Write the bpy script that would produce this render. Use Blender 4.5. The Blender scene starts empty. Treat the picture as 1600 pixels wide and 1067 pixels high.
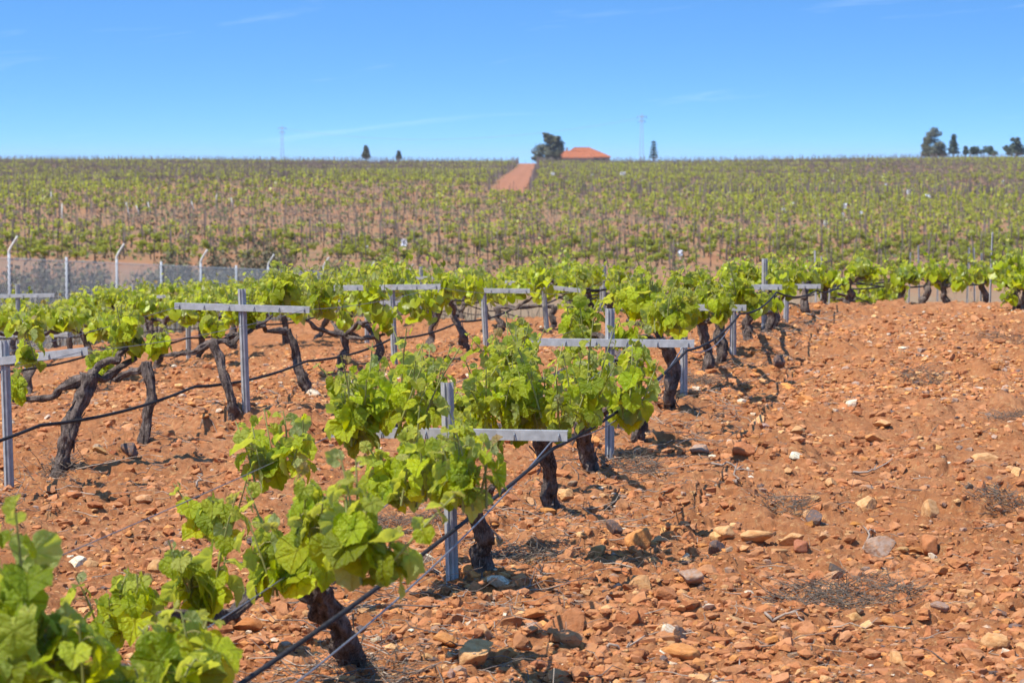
import bpy, math, random
import numpy as np
from mathutils import Vector

SC = bpy.context.scene
COL = SC.collection
R = math.radians
RNG = np.random.default_rng(11)

# ------------------------------------------------------------------ camera, sky, sun, exposure
CAM = np.array([0.0, 0.0, 1.75])
F = 4000.0                                   # focal length in photo pixels (photo 1600 wide)
CX, CY = 800.0, 533.5
PITCH = math.atan((CY - 250.0) / F)          # true horizon at photo row 250
cd = bpy.data.cameras.new('camera')
cam = bpy.data.objects.new('camera', cd); COL.objects.link(cam)
cam.location = CAM; cam.rotation_euler = (R(90) - PITCH, 0, 0)
cd.sensor_width = 36.0; cd.lens = 36.0 * F / 1600.0
cd.clip_start = 0.1; cd.clip_end = 20000
cd.dof.use_dof = True; cd.dof.focus_distance = 11.5; cd.dof.aperture_fstop = 8.5
SC.camera = cam

SUN_EL, SUN_AZ = R(58), R(230)               # azimuth clockwise from +Y
w = bpy.data.worlds.new('World'); SC.world = w; w.use_nodes = True
nt = w.node_tree; N = nt.nodes; L = nt.links
bg = N['Background']
tc = N.new('ShaderNodeTexCoord'); sx = N.new('ShaderNodeSeparateXYZ'); L.new(tc.outputs['Generated'], sx.inputs[0])
mz = N.new('ShaderNodeMath'); mz.operation = 'MAXIMUM'; mz.inputs[1].default_value = 0.0; L.new(sx.outputs[2], mz.inputs[0])
ml = N.new('ShaderNodeMath'); ml.operation = 'MULTIPLY_ADD'; ml.inputs[1].default_value = 5.6; ml.inputs[2].default_value = 0.215; L.new(mz.outputs[0], ml.inputs[0])
cb = N.new('ShaderNodeCombineXYZ'); L.new(sx.outputs[0], cb.inputs[0]); L.new(sx.outputs[1], cb.inputs[1]); L.new(ml.outputs[0], cb.inputs[2])
nm = N.new('ShaderNodeVectorMath'); nm.operation = 'NORMALIZE'; L.new(cb.outputs[0], nm.inputs[0])
sky = N.new('ShaderNodeTexSky'); sky.sky_type = 'NISHITA'; sky.sun_disc = False
sky.sun_elevation = SUN_EL; sky.sun_rotation = SUN_AZ
sky.air_density = 1.35; sky.dust_density = 0.25; sky.ozone_density = 2.2
L.new(nm.outputs[0], sky.inputs[0])
hs = N.new('ShaderNodeHueSaturation'); hs.inputs['Saturation'].default_value = 1.2; hs.inputs['Value'].default_value = 1.0
L.new(sky.outputs[0], hs.inputs['Color'])
# thin cirrus wisps high in the air, laid out by direction (azimuth tangent, elevation)
dv = N.new('ShaderNodeMath'); dv.operation = 'DIVIDE'; L.new(sx.outputs[0], dv.inputs[0]); L.new(sx.outputs[1], dv.inputs[1])
cv = N.new('ShaderNodeCombineXYZ')
m1 = N.new('ShaderNodeMath'); m1.operation = 'MULTIPLY'; m1.inputs[1].default_value = 9.0; L.new(dv.outputs[0], m1.inputs[0])
m2 = N.new('ShaderNodeMath'); m2.operation = 'MULTIPLY'; m2.inputs[1].default_value = 95.0; L.new(sx.outputs[2], m2.inputs[0])
m3 = N.new('ShaderNodeMath'); m3.operation = 'MULTIPLY_ADD'; m3.inputs[1].default_value = -1.2; L.new(m1.outputs[0], m3.inputs[0]); L.new(m2.outputs[0], m3.inputs[2])
L.new(m1.outputs[0], cv.inputs[0]); L.new(m3.outputs[0], cv.inputs[1]); L.new(sx.outputs[1], cv.inputs[2])
cn = N.new('ShaderNodeTexNoise'); cn.inputs['Scale'].default_value = 1.0; cn.inputs['Detail'].default_value = 7; cn.inputs['Roughness'].default_value = .62; cn.inputs['Distortion'].default_value = .5
L.new(cv.outputs[0], cn.inputs['Vector'])
cr = N.new('ShaderNodeMapRange'); cr.inputs['From Min'].default_value = .60; cr.inputs['From Max'].default_value = .85; cr.inputs['To Max'].default_value = .17; L.new(cn.outputs['Fac'], cr.inputs['Value'])
mx = N.new('ShaderNodeMix'); mx.data_type = 'RGBA'; L.new(cr.outputs[0], mx.inputs[0]); tn = N.new('ShaderNodeMix'); tn.data_type = 'RGBA'; tn.blend_type = 'MULTIPLY'; tn.inputs[0].default_value = 1.0; tn.inputs[7].default_value = (.80, 1.055, 1.24, 1); L.new(hs.outputs[0], tn.inputs[6]); L.new(tn.outputs[2], mx.inputs[6]); mx.inputs[7].default_value = (7.5, 8.2, 9.0, 1)
L.new(mx.outputs[2], bg.inputs['Color'])
bg.inputs['Strength'].default_value = 0.147

sl = bpy.data.lights.new('sun', 'SUN'); sl.energy = 4.8; sl.angle = R(0.53); sl.color = (1.0, 0.955, 0.88)
so = bpy.data.objects.new('sun', sl); COL.objects.link(so)
sdir = Vector((math.sin(SUN_AZ) * math.cos(SUN_EL), math.cos(SUN_AZ) * math.cos(SUN_EL), math.sin(SUN_EL)))
so.rotation_euler = sdir.to_track_quat('Z', 'Y').to_euler()
SC.view_settings.view_transform = 'Standard'; SC.view_settings.look = 'None'
SC.view_settings.exposure = 0.50; SC.view_settings.gamma = 1.0
SC.cycles.max_bounces = 8; SC.cycles.transmission_bounces = 4; SC.cycles.diffuse_bounces = 3; SC.cycles.glossy_bounces = 2
SC.cycles.transparent_max_bounces = 6
SC.cycles.use_denoising = True

# ------------------------------------------------------------------ numpy noise
def _hash(ix, iy, iz, seed):
    with np.errstate(over='ignore'):
        h = (ix.astype(np.uint32) * np.uint32(374761393) + iy.astype(np.uint32) * np.uint32(668265263)
             + iz.astype(np.uint32) * np.uint32(2246822519) + np.uint32(seed * 3266489917 & 0xffffffff))
        h ^= h >> np.uint32(15); h *= np.uint32(2246822519); h ^= h >> np.uint32(13)
        h *= np.uint32(3266489917); h ^= h >> np.uint32(16)
    return h.astype(np.float64) / 4294967295.0

def noise2(x, y, seed=0):
    x = np.asarray(x, float); y = np.asarray(y, float)
    xi = np.floor(x); yi = np.floor(y); fx = x - xi; fy = y - yi
    u = fx * fx * (3 - 2 * fx); v = fy * fy * (3 - 2 * fy)
    xi = xi.astype(np.int64); yi = yi.astype(np.int64); z = np.zeros_like(xi)
    a = _hash(xi, yi, z, seed); b = _hash(xi + 1, yi, z, seed); c = _hash(xi, yi + 1, z, seed); d = _hash(xi + 1, yi + 1, z, seed)
    return (a * (1 - u) + b * u) * (1 - v) + (c * (1 - u) + d * u) * v - 0.5

def noise3(x, y, z, seed=0):
    x = np.asarray(x, float); y = np.asarray(y, float); z = np.asarray(z, float)
    xi = np.floor(x); yi = np.floor(y); zi = np.floor(z); fx = x - xi; fy = y - yi; fz = z - zi
    u = fx * fx * (3 - 2 * fx); v = fy * fy * (3 - 2 * fy); w_ = fz * fz * (3 - 2 * fz)
    xi = xi.astype(np.int64); yi = yi.astype(np.int64); zi = zi.astype(np.int64)
    def H(a, b, c): return _hash(xi + a, yi + b, zi + c, seed)
    l0 = (H(0, 0, 0) * (1 - u) + H(1, 0, 0) * u) * (1 - v) + (H(0, 1, 0) * (1 - u) + H(1, 1, 0) * u) * v
    l1 = (H(0, 0, 1) * (1 - u) + H(1, 0, 1) * u) * (1 - v) + (H(0, 1, 1) * (1 - u) + H(1, 1, 1) * u) * v
    return l0 * (1 - w_) + l1 * w_ - 0.5

def fbm2(x, y, f, o, seed=0):
    s = 0; a = 1.0
    for i in range(o):
        s = s + a * noise2(x * f, y * f, seed + i); f *= 2.03; a *= .5
    return s

def clods(x, y, cell, prob, seed):
    """rounded lumps at random spots, one per grid cell: height 0..1"""
    gx = np.floor(x / cell).astype(np.int64); gy = np.floor(y / cell).astype(np.int64)
    out = np.zeros_like(x)
    z = np.zeros_like(gx)
    for i in (-1, 0, 1):
        for j in (-1, 0, 1):
            cx_, cy_ = gx + i, gy + j
            px = (cx_ + _hash(cx_, cy_, z, seed)) * cell; py = (cy_ + _hash(cx_, cy_, z, seed + 1)) * cell
            r = cell * (.25 + .45 * _hash(cx_, cy_, z, seed + 2)); on = _hash(cx_, cy_, z, seed + 3) < prob
            k = _hash(cx_, cy_, z, seed + 4) * 1.0 + .6
            d2 = ((x - px) ** 2 * k + (y - py) ** 2 / k) / (r * r)
            out = np.maximum(out, np.where(on, np.sqrt(np.clip(1 - d2, 0, 1)) * (r / cell), 0))
    return out

def softplus(t, k=1.0):
    return k * np.logaddexp(0, t / k)

# ------------------------------------------------------------------ terrain
def G(X, Y):
    """smooth ground height: the near field rises gently, breaks at a crest, falls to a valley, the far field rises to a ridge"""
    X = np.asarray(X, float); Y = np.asarray(Y, float)
    s = Y - (19 + 2.0 * X)
    z1 = -.047 * np.minimum(softplus(s, 1.2), 14 + 0 * s)
    t = 1 / (1 + np.exp(-(X - .6) / .7))
    lf = np.clip((-X - 2.5) / 3.5, 0, 1)
    yc = (31.5 - 6.0 * lf) * (1 - t) + 24.9 * t
    z2 = -.088 * softplus(Y - yc, .8)
    near = np.maximum(z1, -.047 * 14) + z2
    plain = -7.0 + 0.55 * noise2(X / 95.0, Y / 120.0, 5) * np.clip((Y - 120) / 120, 0, 1) + .9 * np.exp(-((X + 28) / 30) ** 2 - ((Y - 330) / 70) ** 2)
    plain = plain + .75 * np.clip((X / np.maximum(Y, 50) - .06) / .12, 0, 1) * np.clip((Y - 420) / 180, 0, 1)
    k = 1.0
    z = k * np.logaddexp(near / k, plain / k)
    z = z + .01625 * np.clip(Y, -30, 5000)
    z = z - 1.15 * np.clip((Y - 330) / 260, 0, 1) ** 1.5
    z = z - .052 * softplus(Y - 585, 12)
    return z

def rough(X, Y):
    X = np.asarray(X, float); Y = np.asarray(Y, float)
    fade = np.clip((46 - Y) / 14, 0, 1)
    h = .075 * fbm2(X, Y, .8, 3, 21) + .035 * fbm2(X, Y, 4.5, 3, 31) + .020 * fbm2(X, Y, 17, 3, 35)
    wx = X + .05 * noise2(X * 14, Y * 14, 4) + .03 * noise2(X * 33, Y * 33, 6); wy = Y + .05 * noise2(X * 14, Y * 14, 5) + .03 * noise2(X * 33, Y * 33, 7)
    h += .075 * clods(wx, wy, .30, .22, 41) * (1 + 1.2 * noise2(X * 9, Y * 9, 3)) + .040 * clods(wx, wy, .13, .4, 51) + .026 * clods(wx, wy, .06, .5, 61) * np.clip((18 - Y) / 6, 0, 1)
    # slightly raised soil along the vine rows
    for c in (2.148, 4.84, 7.54):
        h += .035 * np.exp(-((X - (.2 * Y - c)) / .38) ** 2)
    return (h - .045) * fade

def GD(X, Y):
    return G(X, Y) + rough(X, Y)

def g1(x, y): return float(GD(np.array([x]), np.array([y]))[0])

def ray(px, py):
    a = (px - CX) / F; b = -(py - CY) / F
    return np.array([a, math.cos(PITCH) + b * math.sin(PITCH), -math.sin(PITCH) + b * math.cos(PITCH)])
def at(px, py, Y):
    d = ray(px, py); return CAM + d * (Y / d[1])
def onground(px, py, y0=4.0, y1=40.0):
    d = ray(px, py); ys = np.linspace(y0, y1, 1500); P = CAM[None] + d[None] * (ys / d[1])[:, None]
    h = P[:, 2] - (GD if y1 < 60 else G)(P[:, 0], P[:, 1]); k = np.argmax(h < 0)
    if h[k] >= 0: k = len(ys) - 1
    if y1 == 40.0 and ys[k] > 26.0: k = int(np.argmin(np.where(ys < 26.0, h / ys, 9e9)))    # grazes the crest: stand it on the brow
    return P[k]

# ------------------------------------------------------------------ mesh building
class MB:
    def __init__(s): s.v = []; s.f = []; s.m = []; s.n = 0; s.t = []; s.ve = []
    def add(s, v, faces, mat=0, tint=(.5, .5, .5), vein=None):
        v = np.asarray(v, float).reshape(-1, 3)
        s.v.append(v)
        for fa in (faces if isinstance(faces, (list, tuple)) else [faces]):
            fa = np.asarray(fa, np.int64)
            if fa.size == 0: continue
            s.f.append(fa + s.n); s.m.append((len(fa), mat))
        tint = np.asarray(tint, float)
        s.t.append(np.broadcast_to(tint, (len(v), 3)) if tint.ndim == 1 else tint)
        s.ve.append(np.zeros(len(v)) if vein is None else vein)
        s.n += len(v)
    def build(s, name, mats, parent=None, smooth=True, loc=None):
        V = np.concatenate(s.v); 
        if loc is not None: V = V - np.asarray(loc)
        me = bpy.data.meshes.new(name)
        tot = np.concatenate([np.full(len(f), f.shape[1]) for f in s.f]); loops = np.concatenate([f.ravel() for f in s.f])
        mi = np.concatenate([np.full(n, m) for n, m in s.m])
        me.vertices.add(len(V)); me.vertices.foreach_set('co', V.astype(np.float32).ravel())
        me.loops.add(len(loops)); me.loops.foreach_set('vertex_index', loops.astype(np.int32))
        me.polygons.add(len(tot)); st = np.concatenate([[0], np.cumsum(tot)[:-1]])
        me.polygons.foreach_set('loop_start', st.astype(np.int32)); me.polygons.foreach_set('loop_total', tot.astype(np.int32))
        me.polygons.foreach_set('material_index', mi.astype(np.int32))
        me.polygons.foreach_set('use_smooth', np.full(len(tot), bool(smooth)))
        me.update(calc_edges=True)
        T = np.concatenate(s.t); a = me.attributes.new('tint', 'FLOAT_COLOR', 'POINT')
        a.data.foreach_set('color', np.concatenate([T, np.ones((len(T), 1))], 1).astype(np.float32).ravel())
        VE = np.concatenate(s.ve)
        if VE.any():
            a = me.attributes.new('vein', 'FLOAT', 'POINT'); a.data.foreach_set('value', VE.astype(np.float32))
        for m in (mats if isinstance(mats, (list, tuple)) else [mats]): me.materials.append(m)
        o = bpy.data.objects.new(name, me); COL.objects.link(o)
        if parent is not None: o.parent = parent
        return o

def empty(name, loc):
    o = bpy.data.objects.new(name, None); COL.objects.link(o); o.location = loc; o.empty_display_size = .1
    return o
def tag(o, label=None, cat=None, group=None, kind=None):
    if label: o['label'] = label
    if cat: o['category'] = cat
    if group: o['group'] = group
    if kind: o['kind'] = kind
    return o
def spline(P, n):
    """Catmull-Rom through the points of P"""
    P = np.asarray(P, float); 
    if len(P) == 2: return P[0] + (P[1] - P[0]) * np.linspace(0, 1, n)[:, None]
    Q = np.concatenate([[2 * P[0] - P[1]], P, [2 * P[-1] - P[-2]]])
    u = np.linspace(0, len(P) - 1 - 1e-9, n); k = u.astype(int); t = (u - k)[:, None]
    a, b, c, d = Q[k], Q[k + 1], Q[k + 2], Q[k + 3]
    return .5 * (2 * b + (c - a) * t + (2 * a - 5 * b + 4 * c - d) * t ** 2 + (3 * b - a - 3 * c + d) * t ** 3)
def frames(P):
    T = np.gradient(P, axis=0); T /= np.linalg.norm(T, axis=1)[:, None] + 1e-12
    ref = np.array([1.0, 0, 0]) if abs(T[0, 0]) < .8 else np.array([0, 0, 1.0])
    U = np.zeros_like(P); u = ref
    for i in range(len(P)):
        u = u - T[i] * (u @ T[i]); u /= np.linalg.norm(u) + 1e-12; U[i] = u
    return T, U, np.cross(T, U)
def tube(mb, P, r, n=8, mat=0, tint=(.5, .5, .5), bark=0.0, seed=0, cap=True):
    P = np.asarray(P, float); r = np.broadcast_to(np.asarray(r, float), (len(P),))
    T, U, W = frames(P)
    a = np.linspace(0, 2 * np.pi, n, endpoint=False)
    ca, sa = np.cos(a), np.sin(a)
    rr = np.repeat(r[:, None], n, 1)
    if bark:
        d = np.concatenate([[0], np.cumsum(np.linalg.norm(np.diff(P, axis=0), axis=1))])[:, None] + 0 * a
        tw = d * 2.2
        A = a[None] + tw
        fib = (.5 - 2 * np.abs(noise3(np.cos(A) * 3.4, np.sin(A) * 3.4, d * 4, seed))) * .9 + noise3(np.cos(A) * 8, np.sin(A) * 8, d * 9, seed + 7) * .9
        lump = noise3(np.cos(a)[None] * 1.1 + 0 * d, np.sin(a)[None] * 1.1 + 0 * d, d * 13, seed + 3) * .9 + noise3(np.cos(a)[None] * 2.2 + 0 * d, np.sin(a)[None] * 2.2, d * 30, seed + 5) * .5
        rr = rr * (1 + bark * (fib * .8 + lump))
    V = P[:, None] + rr[..., None] * (U[:, None] * ca[None, :, None] + W[:, None] * sa[None, :, None])
    m = len(P)
    i = np.arange(m - 1)[:, None] * n; j = np.arange(n)[None]; j2 = (j + 1) % n
    q = np.stack([i + j, i + j2, i + n + j2, i + n + j], -1).reshape(-1, 4)
    fs = [q]
    V = V.reshape(-1, 3)
    if cap:
        V = np.concatenate([V, P[:1], P[-1:]]); b = m * n
        jj = np.arange(n); fs += [np.stack([0 * jj + b, (jj + 1) % n, jj], -1), np.stack([0 * jj + b + 1, (m - 1) * n + jj, (m - 1) * n + (jj + 1) % n], -1)]
    mb.add(V, fs, mat, tint)
def tubes(mb, P, r, n=3, mat=0, tint=(.5, .5, .5)):
    """many short thin tubes at once: P (count, points, 3), r (points,) or (count, points)"""
    P = np.asarray(P, float)
    if not len(P): return
    K, m = P.shape[:2]; d = P[:, -1] - P[:, 0]; d /= np.linalg.norm(d, axis=1)[:, None] + 1e-9
    ref = np.where(np.abs(d[:, :1]) < .8, np.array([[1.0, 0, 0]]), np.array([[0, 0, 1.0]]))
    U = np.cross(d, ref); U /= np.linalg.norm(U, axis=1)[:, None]; W = np.cross(d, U)
    a = np.linspace(0, 2 * np.pi, n, endpoint=False); r = np.broadcast_to(np.asarray(r, float), (K, m))
    V = P[:, :, None] + r[:, :, None, None] * (U[:, None, None] * np.cos(a)[None, None, :, None] + W[:, None, None] * np.sin(a)[None, None, :, None])
    i = np.arange(m - 1)[:, None] * n; j = np.arange(n)[None]; j2 = (j + 1) % n
    q = np.stack([i + j, i + j2, i + n + j2, i + n + j], -1).reshape(-1, 4)
    tint = np.asarray(tint, float)
    mb.add(V.reshape(-1, 3), (q[None] + np.arange(K)[:, None, None] * m * n).reshape(-1, 4), mat, np.repeat(tint, m * n, 0) if tint.ndim == 2 else tint)
def box(mb, c, h, mat=0, ax=None, tint=(.5, .5, .5)):
    """box of half sizes h about c, ax = rows of local axes"""
    ax = np.eye(3) if ax is None else np.asarray(ax)
    s = np.array([[x, y, z] for x in (-1, 1) for y in (-1, 1) for z in (-1, 1)], float) * np.asarray(h)
    mb.add(np.asarray(c) + s @ ax, np.array([[0, 1, 3, 2], [4, 6, 7, 5], [0, 4, 5, 1], [2, 3, 7, 6], [0, 2, 6, 4], [1, 5, 7, 3]]), mat, tint)

# ------------------------------------------------------------------ materials
class NM:
    def __init__(s, name, rough=.8, spec=.3):
        s.m = bpy.data.materials.new(name); s.m.use_nodes = True; s.t = s.m.node_tree
        s.b = s.t.nodes['Principled BSDF']; s.b.inputs['Roughness'].default_value = rough; s.b.inputs['Specular IOR Level'].default_value = spec
        s.out = s.t.nodes['Material Output']
        s.pos = s.n('ShaderNodeNewGeometry').outputs['Position']
        s.obj = s.n('ShaderNodeTexCoord').outputs['Object']
    def n(s, t, **k):
        q = s.t.nodes.new(t)
        for a, b in k.items(): setattr(q, a, b)
        return q
    def l(s, a, b): s.t.links.new(a, b)
    def noise(s, scale, detail=4, rough=.55, vec=None, dist=0):
        q = s.n('ShaderNodeTexNoise'); q.inputs['Scale'].default_value = scale; q.inputs['Detail'].default_value = detail
        q.inputs['Roughness'].default_value = rough; q.inputs['Distortion'].default_value = dist
        s.l(vec if vec is not None else s.pos, q.inputs['Vector']); return q.outputs['Fac']
    def rng(s, v, a, b, c=0., d=1.):
        q = s.n('ShaderNodeMapRange'); q.inputs['From Min'].default_value = a; q.inputs['From Max'].default_value = b
        q.inputs['To Min'].default_value = c; q.inputs['To Max'].default_value = d; s.l(v, q.inputs['Value']); return q.outputs[0]
    def mix(s, f, a, b, mode='MIX'):
        q = s.n('ShaderNodeMix', data_type='RGBA', blend_type=mode)
        for i, v in ((0, f), (6, a), (7, b)):
            if isinstance(v, (int, float)): q.inputs[i].default_value = v
            elif isinstance(v, tuple): q.inputs[i].default_value = v + (1,)
            else: s.l(v, q.inputs[i])
        return q.outputs[2]
    def attr(s, name): 
        q = s.n('ShaderNodeAttribute', attribute_name=name); return q
    def math(s, op, a, b=0.):
        q = s.n('ShaderNodeMath', operation=op)
        for i, v in ((0, a), (1, b)):
            if isinstance(v, (int, float)): q.inputs[i].default_value = v
            else: s.l(v, q.inputs[i])
        return q.outputs[0]
    def bump(s, h, strength=.4, dist=.01):
        q = s.n('ShaderNodeBump'); q.inputs['Strength'].default_value = strength; q.inputs['Distance'].default_value = dist
        s.l(h, q.inputs['Height']); s.l(q.outputs[0], s.b.inputs['Normal']); return q.outputs[0]
    def col(s, c): 
        if isinstance(c, tuple): s.b.inputs['Base Color'].default_value = c + (1,)
        else: s.l(c, s.b.inputs['Base Color'])
        return s.m

def soil_material():
    k = NM('red_soil', .95, .1)
    a = k.mix(k.rng(k.noise(.9, 5), .35, .65), (.47, .186, .068), (.56, .245, .104))
    a = k.mix(k.rng(k.noise(16, 6, .7), .42, .66), a, (.36, .132, .048))
    a = k.mix(k.rng(k.noise(30, 6, .75), .53, .68, 0, .85), a, (.66, .385, .165))
    a = k.mix(k.rng(k.noise(62, 4, .7), .57, .70, 0, .75), a, (.22, .115, .07))
    sp = k.n('ShaderNodeSeparateXYZ'); k.l(k.pos, sp.inputs[0])
    # the far field: paler soil with straw and dead weed between the rows
    far = k.rng(sp.outputs[1], 36, 62)
    fa = k.mix(k.rng(k.noise(.09, 5, .6), .38, .62), (.34, .150, .066), (.285, .158, .080))
    fa = k.mix(k.rng(k.noise(.9, 5, .7), .45, .7, 0, .8), fa, (.29, .21, .105))
    strip = k.math('MULTIPLY', k.rng(sp.outputs[1], 44, 52), k.rng(sp.outputs[1], 118, 136, 1, 0))
    fa = k.mix(k.math('MULTIPLY', strip, k.rng(k.noise(.35, 5, .7), .3, .55, .5, 1)), fa, (.29, .20, .115))
    k.col(k.mix(far, a, fa))
    h = k.math('ADD', k.noise(48, 7, .8), k.math('MULTIPLY', k.noise(150, 4, .75), .5))
    k.bump(h, .9, .026)
    return k.m
def tint_material(name, rough=.9, spec=.2, nscale=40, var=.35, bump=.5, bd=.006, obj=False):
    """colour from the mesh's own tint, broken up by a fine procedural grain"""
    k = NM(name, rough, spec)
    c = k.attr('tint').outputs['Color'] if not obj else k.n('ShaderNodeObjectInfo').outputs['Color']
    v = k.obj if obj else k.pos
    n1 = k.noise(nscale, 5, .7, v)
    d = k.mix(k.rng(n1, .35, .7, 0, 1), c, k.mix(1.0, c, (.62, .56, .50), 'MULTIPLY'))
    if name == 'rubble': d = k.mix(k.rng(k.noise(22, 4, .7, v), .46, .60, 0, .8), d, (.50, .21, .075))
    k.col(k.mix(var, c, d)); k.bump(k.noise(nscale * 2.5, 5, .75, v), bump, bd)
    return k.m
def stone_material():
    k = NM('stone', .9, .2)
    c = k.n('ShaderNodeObjectInfo').outputs['Color']
    d = k.mix(k.rng(k.noise(2.6, 6, .65, k.obj), .40, .62), c, k.mix(1.0, c, (.80, .70, .58), 'MULTIPLY'))
    d = k.mix(k.rng(k.noise(3, 6, .75, k.obj), .50, .66, 0, .7), d, (.48, .205, .08))
    k.col(d); k.bump(k.noise(5, 8, .75, k.obj), .9, .010)
    return k.m
def leaf_material(name, vein=True, far=False):
    k = NM(name, .36, .36)
    t = k.attr('tint').outputs['Color']
    geo = k.n('ShaderNodeNewGeometry')
    c = t
    if not far:
        nz = k.noise(38, 4, .6)
        c = k.mix(k.rng(nz, .4, .68, 0, .45), c, k.mix(1.0, c, (.62, .72, .6), 'MULTIPLY'))
    if vein:
        v = k.rng(k.attr('vein').outputs['Fac'], .80, 1.0)
        c = k.mix(k.math('MULTIPLY', v, .26), c, (.38, .44, .13))
        k.bump(k.math('ADD', k.noise(70, 3, .6), k.math('MULTIPLY', v, -.5)), 1.0, .013)
    back = k.mix(.62, c, (.36, .42, .25))
    c = k.mix(geo.outputs['Backfacing'], c, back)
    k.col(c)
    tr = k.n('ShaderNodeBsdfTranslucent')
    k.l(k.mix(1.0, c, (1.7, 1.42, .30), 'MULTIPLY'), tr.inputs['Color'])
    ms = k.n('ShaderNodeMixShader'); ms.inputs[0].default_value = .58
    k.l(k.b.outputs[0], ms.inputs[1]); k.l(tr.outputs[0], ms.inputs[2]); k.l(ms.outputs[0], k.out.inputs['Surface'])
    return k.m
def bark_material():
    k = NM('vine_bark', .95, .15)
    c = k.mix(k.rng(k.noise(18, 6, .7), .38, .62), (.058, .044, .037), (.225, .172, .14))
    mp = k.n('ShaderNodeMapping'); mp.inputs['Scale'].default_value = (1, 1, .16); k.l(k.pos, mp.inputs['Vector'])
    st = k.noise(160, 5, .7, mp.outputs[0])
    c = k.mix(k.rng(st, .5, .7, 0, .75), c, (.33, .26, .215))
    c = k.mix(k.rng(st, .46, .3, 0, .8), c, (.018, .014, .012))
    k.col(c); k.bump(k.math('ADD', st, k.noise(60, 5, .7)), 1.0, .012)
    return k.m
def steel_material():
    k = NM('galvanised_steel', .5, .5)
    k.b.inputs['Metallic'].default_value = .05
    mp = k.n('ShaderNodeMapping'); mp.inputs['Scale'].default_value = (1, 1, .12); k.l(k.pos, mp.inputs['Vector'])
    c = k.mix(k.rng(k.noise(26, 5, .6), .35, .65), (.285, .278, .262), (.405, .396, .378))
    c = k.mix(k.rng(k.noise(60, 5, .7, mp.outputs[0]), .56, .72, 0, .6), c, (.24, .215, .18))
    c = k.mix(k.rng(k.noise(11, 6, .7), .60, .74, 0, .55), c, (.27, .17, .105))
    k.col(c); k.l(k.rng(k.noise(45, 4), .3, .7, .42, .68), k.b.inputs['Roughness'])
    k.bump(k.noise(120, 3), .12, .003)
    return k.m
def plain(name, col, rough=.7, spec=.3, nscale=20, dark=.7, bump=.2, metal=0):
    k = NM(name, rough, spec); k.b.inputs['Metallic'].default_value = metal
    k.col(k.mix(k.rng(k.noise(nscale, 5, .65), .38, .66), col, tuple(x * dark for x in col)))
    if bump: k.bump(k.noise(nscale * 3, 4), bump, .005)
    return k.m

M = dict(soil=soil_material(), stone=stone_material(), rubble=tint_material('rubble', .95, .15, 45, .8, .7, .01),
         leaf=leaf_material('vine_leaf'), leaf_back=leaf_material('vine_leaf_small', False), leaf_far=leaf_material('far_leaf', False, True),
         bark=bark_material(), stem=tint_material('green_stem', .6, .3, 60, .4, .1),
         steel=steel_material(), wire=plain('wire', (.27, .28, .29), .45, .5, 80, .7, 0, .5),
         hose=plain('black_hose', (.024, .022, .021), .8, .15, 30, 1.9, .1),
         twig=tint_material('dry_twig', .9, .15, 60, .6, .3), stake=tint_material('wooden_stake', .9, .1, 8, .5, .2),
         paint=plain('pale_post_paint', (.56, .53, .45), .6, .3, 14, .8), fpost=plain('fence_post_steel', (.40, .41, .41), .55, .4, 16, .8),
         mesh=plain('fence_wire', (.46, .49, .48), .5, .4, 8, .8, 0),
         tile=plain('clay_tile', (.41, .138, .060), .85, .2, 1.1, .72, .3), wall=plain('plaster_wall', (.34, .29, .25), .9, .2, .9, .8, .1),
         wood=plain('old_wood', (.10, .065, .05), .85, .2, 12, .55, .4), glass=plain('window_glass', (.03, .035, .04), .15, .5, 3, .8, 0),
         white=plain('white_plastic', (.78, .79, .80), .45, .4, 9, .88, .1), blue=plain('blue_plastic', (.22, .42, .70), .4, .4, 9, .8, .1),
         pylon=plain('pylon_steel', (.30, .33, .37), .6, .4, .5, .85, 0), trunk=plain('tree_bark', (.075, .058, .045), .95, .1, 3, .6, .4),
         tree=tint_material('tree_leaf', .8, .2, .8, .35, 0), dirt=plain('dirt_track_soil', (.37, .160, .082), .95, .1, .45, .80, .3))
# ------------------------------------------------------------------ ground: one sheet from behind the camera to the horizon
def build_ground():
    ys = [-25., -18, -12, -8, -5, -3, -1, .5, 1.7, 2.8, 3.8, 4.6, 5.3]
    y = 5.3
    while y < 46:
        y += max(.011, y * y / (1.75 * 2560) * (.55 if y < 27 else .8)); ys.append(y)
    while y < 640: y += max(.5, y * .0042); ys.append(y)
    while y < 6500: y *= 1.12; ys.append(y)
    ys = np.array(ys)
    tin = np.linspace(-.235, .235, 1050)
    tout = .235 + np.cumsum(np.geomspace(.0006, .45, 95))
    t = np.concatenate([-tout[::-1], tin, tout])
    Wd = np.maximum(ys, 5.3)
    X = t[None] * Wd[:, None]; Y = np.repeat(ys[:, None], len(t), 1)
    Z = GD(X.ravel(), Y.ravel())
    V = np.stack([X.ravel(), Y.ravel(), Z], 1)
    nx = len(t); i = np.arange(len(ys) - 1)[:, None] * nx; j = np.arange(nx - 1)[None]
    q = np.stack([i + j, i + j + 1, i + nx + j + 1, i + nx + j], -1).reshape(-1, 4)
    mb = MB(); mb.add(V, q)
    tag(mb.build('ground', M['soil'], smooth=True), kind='structure')
build_ground()

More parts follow.
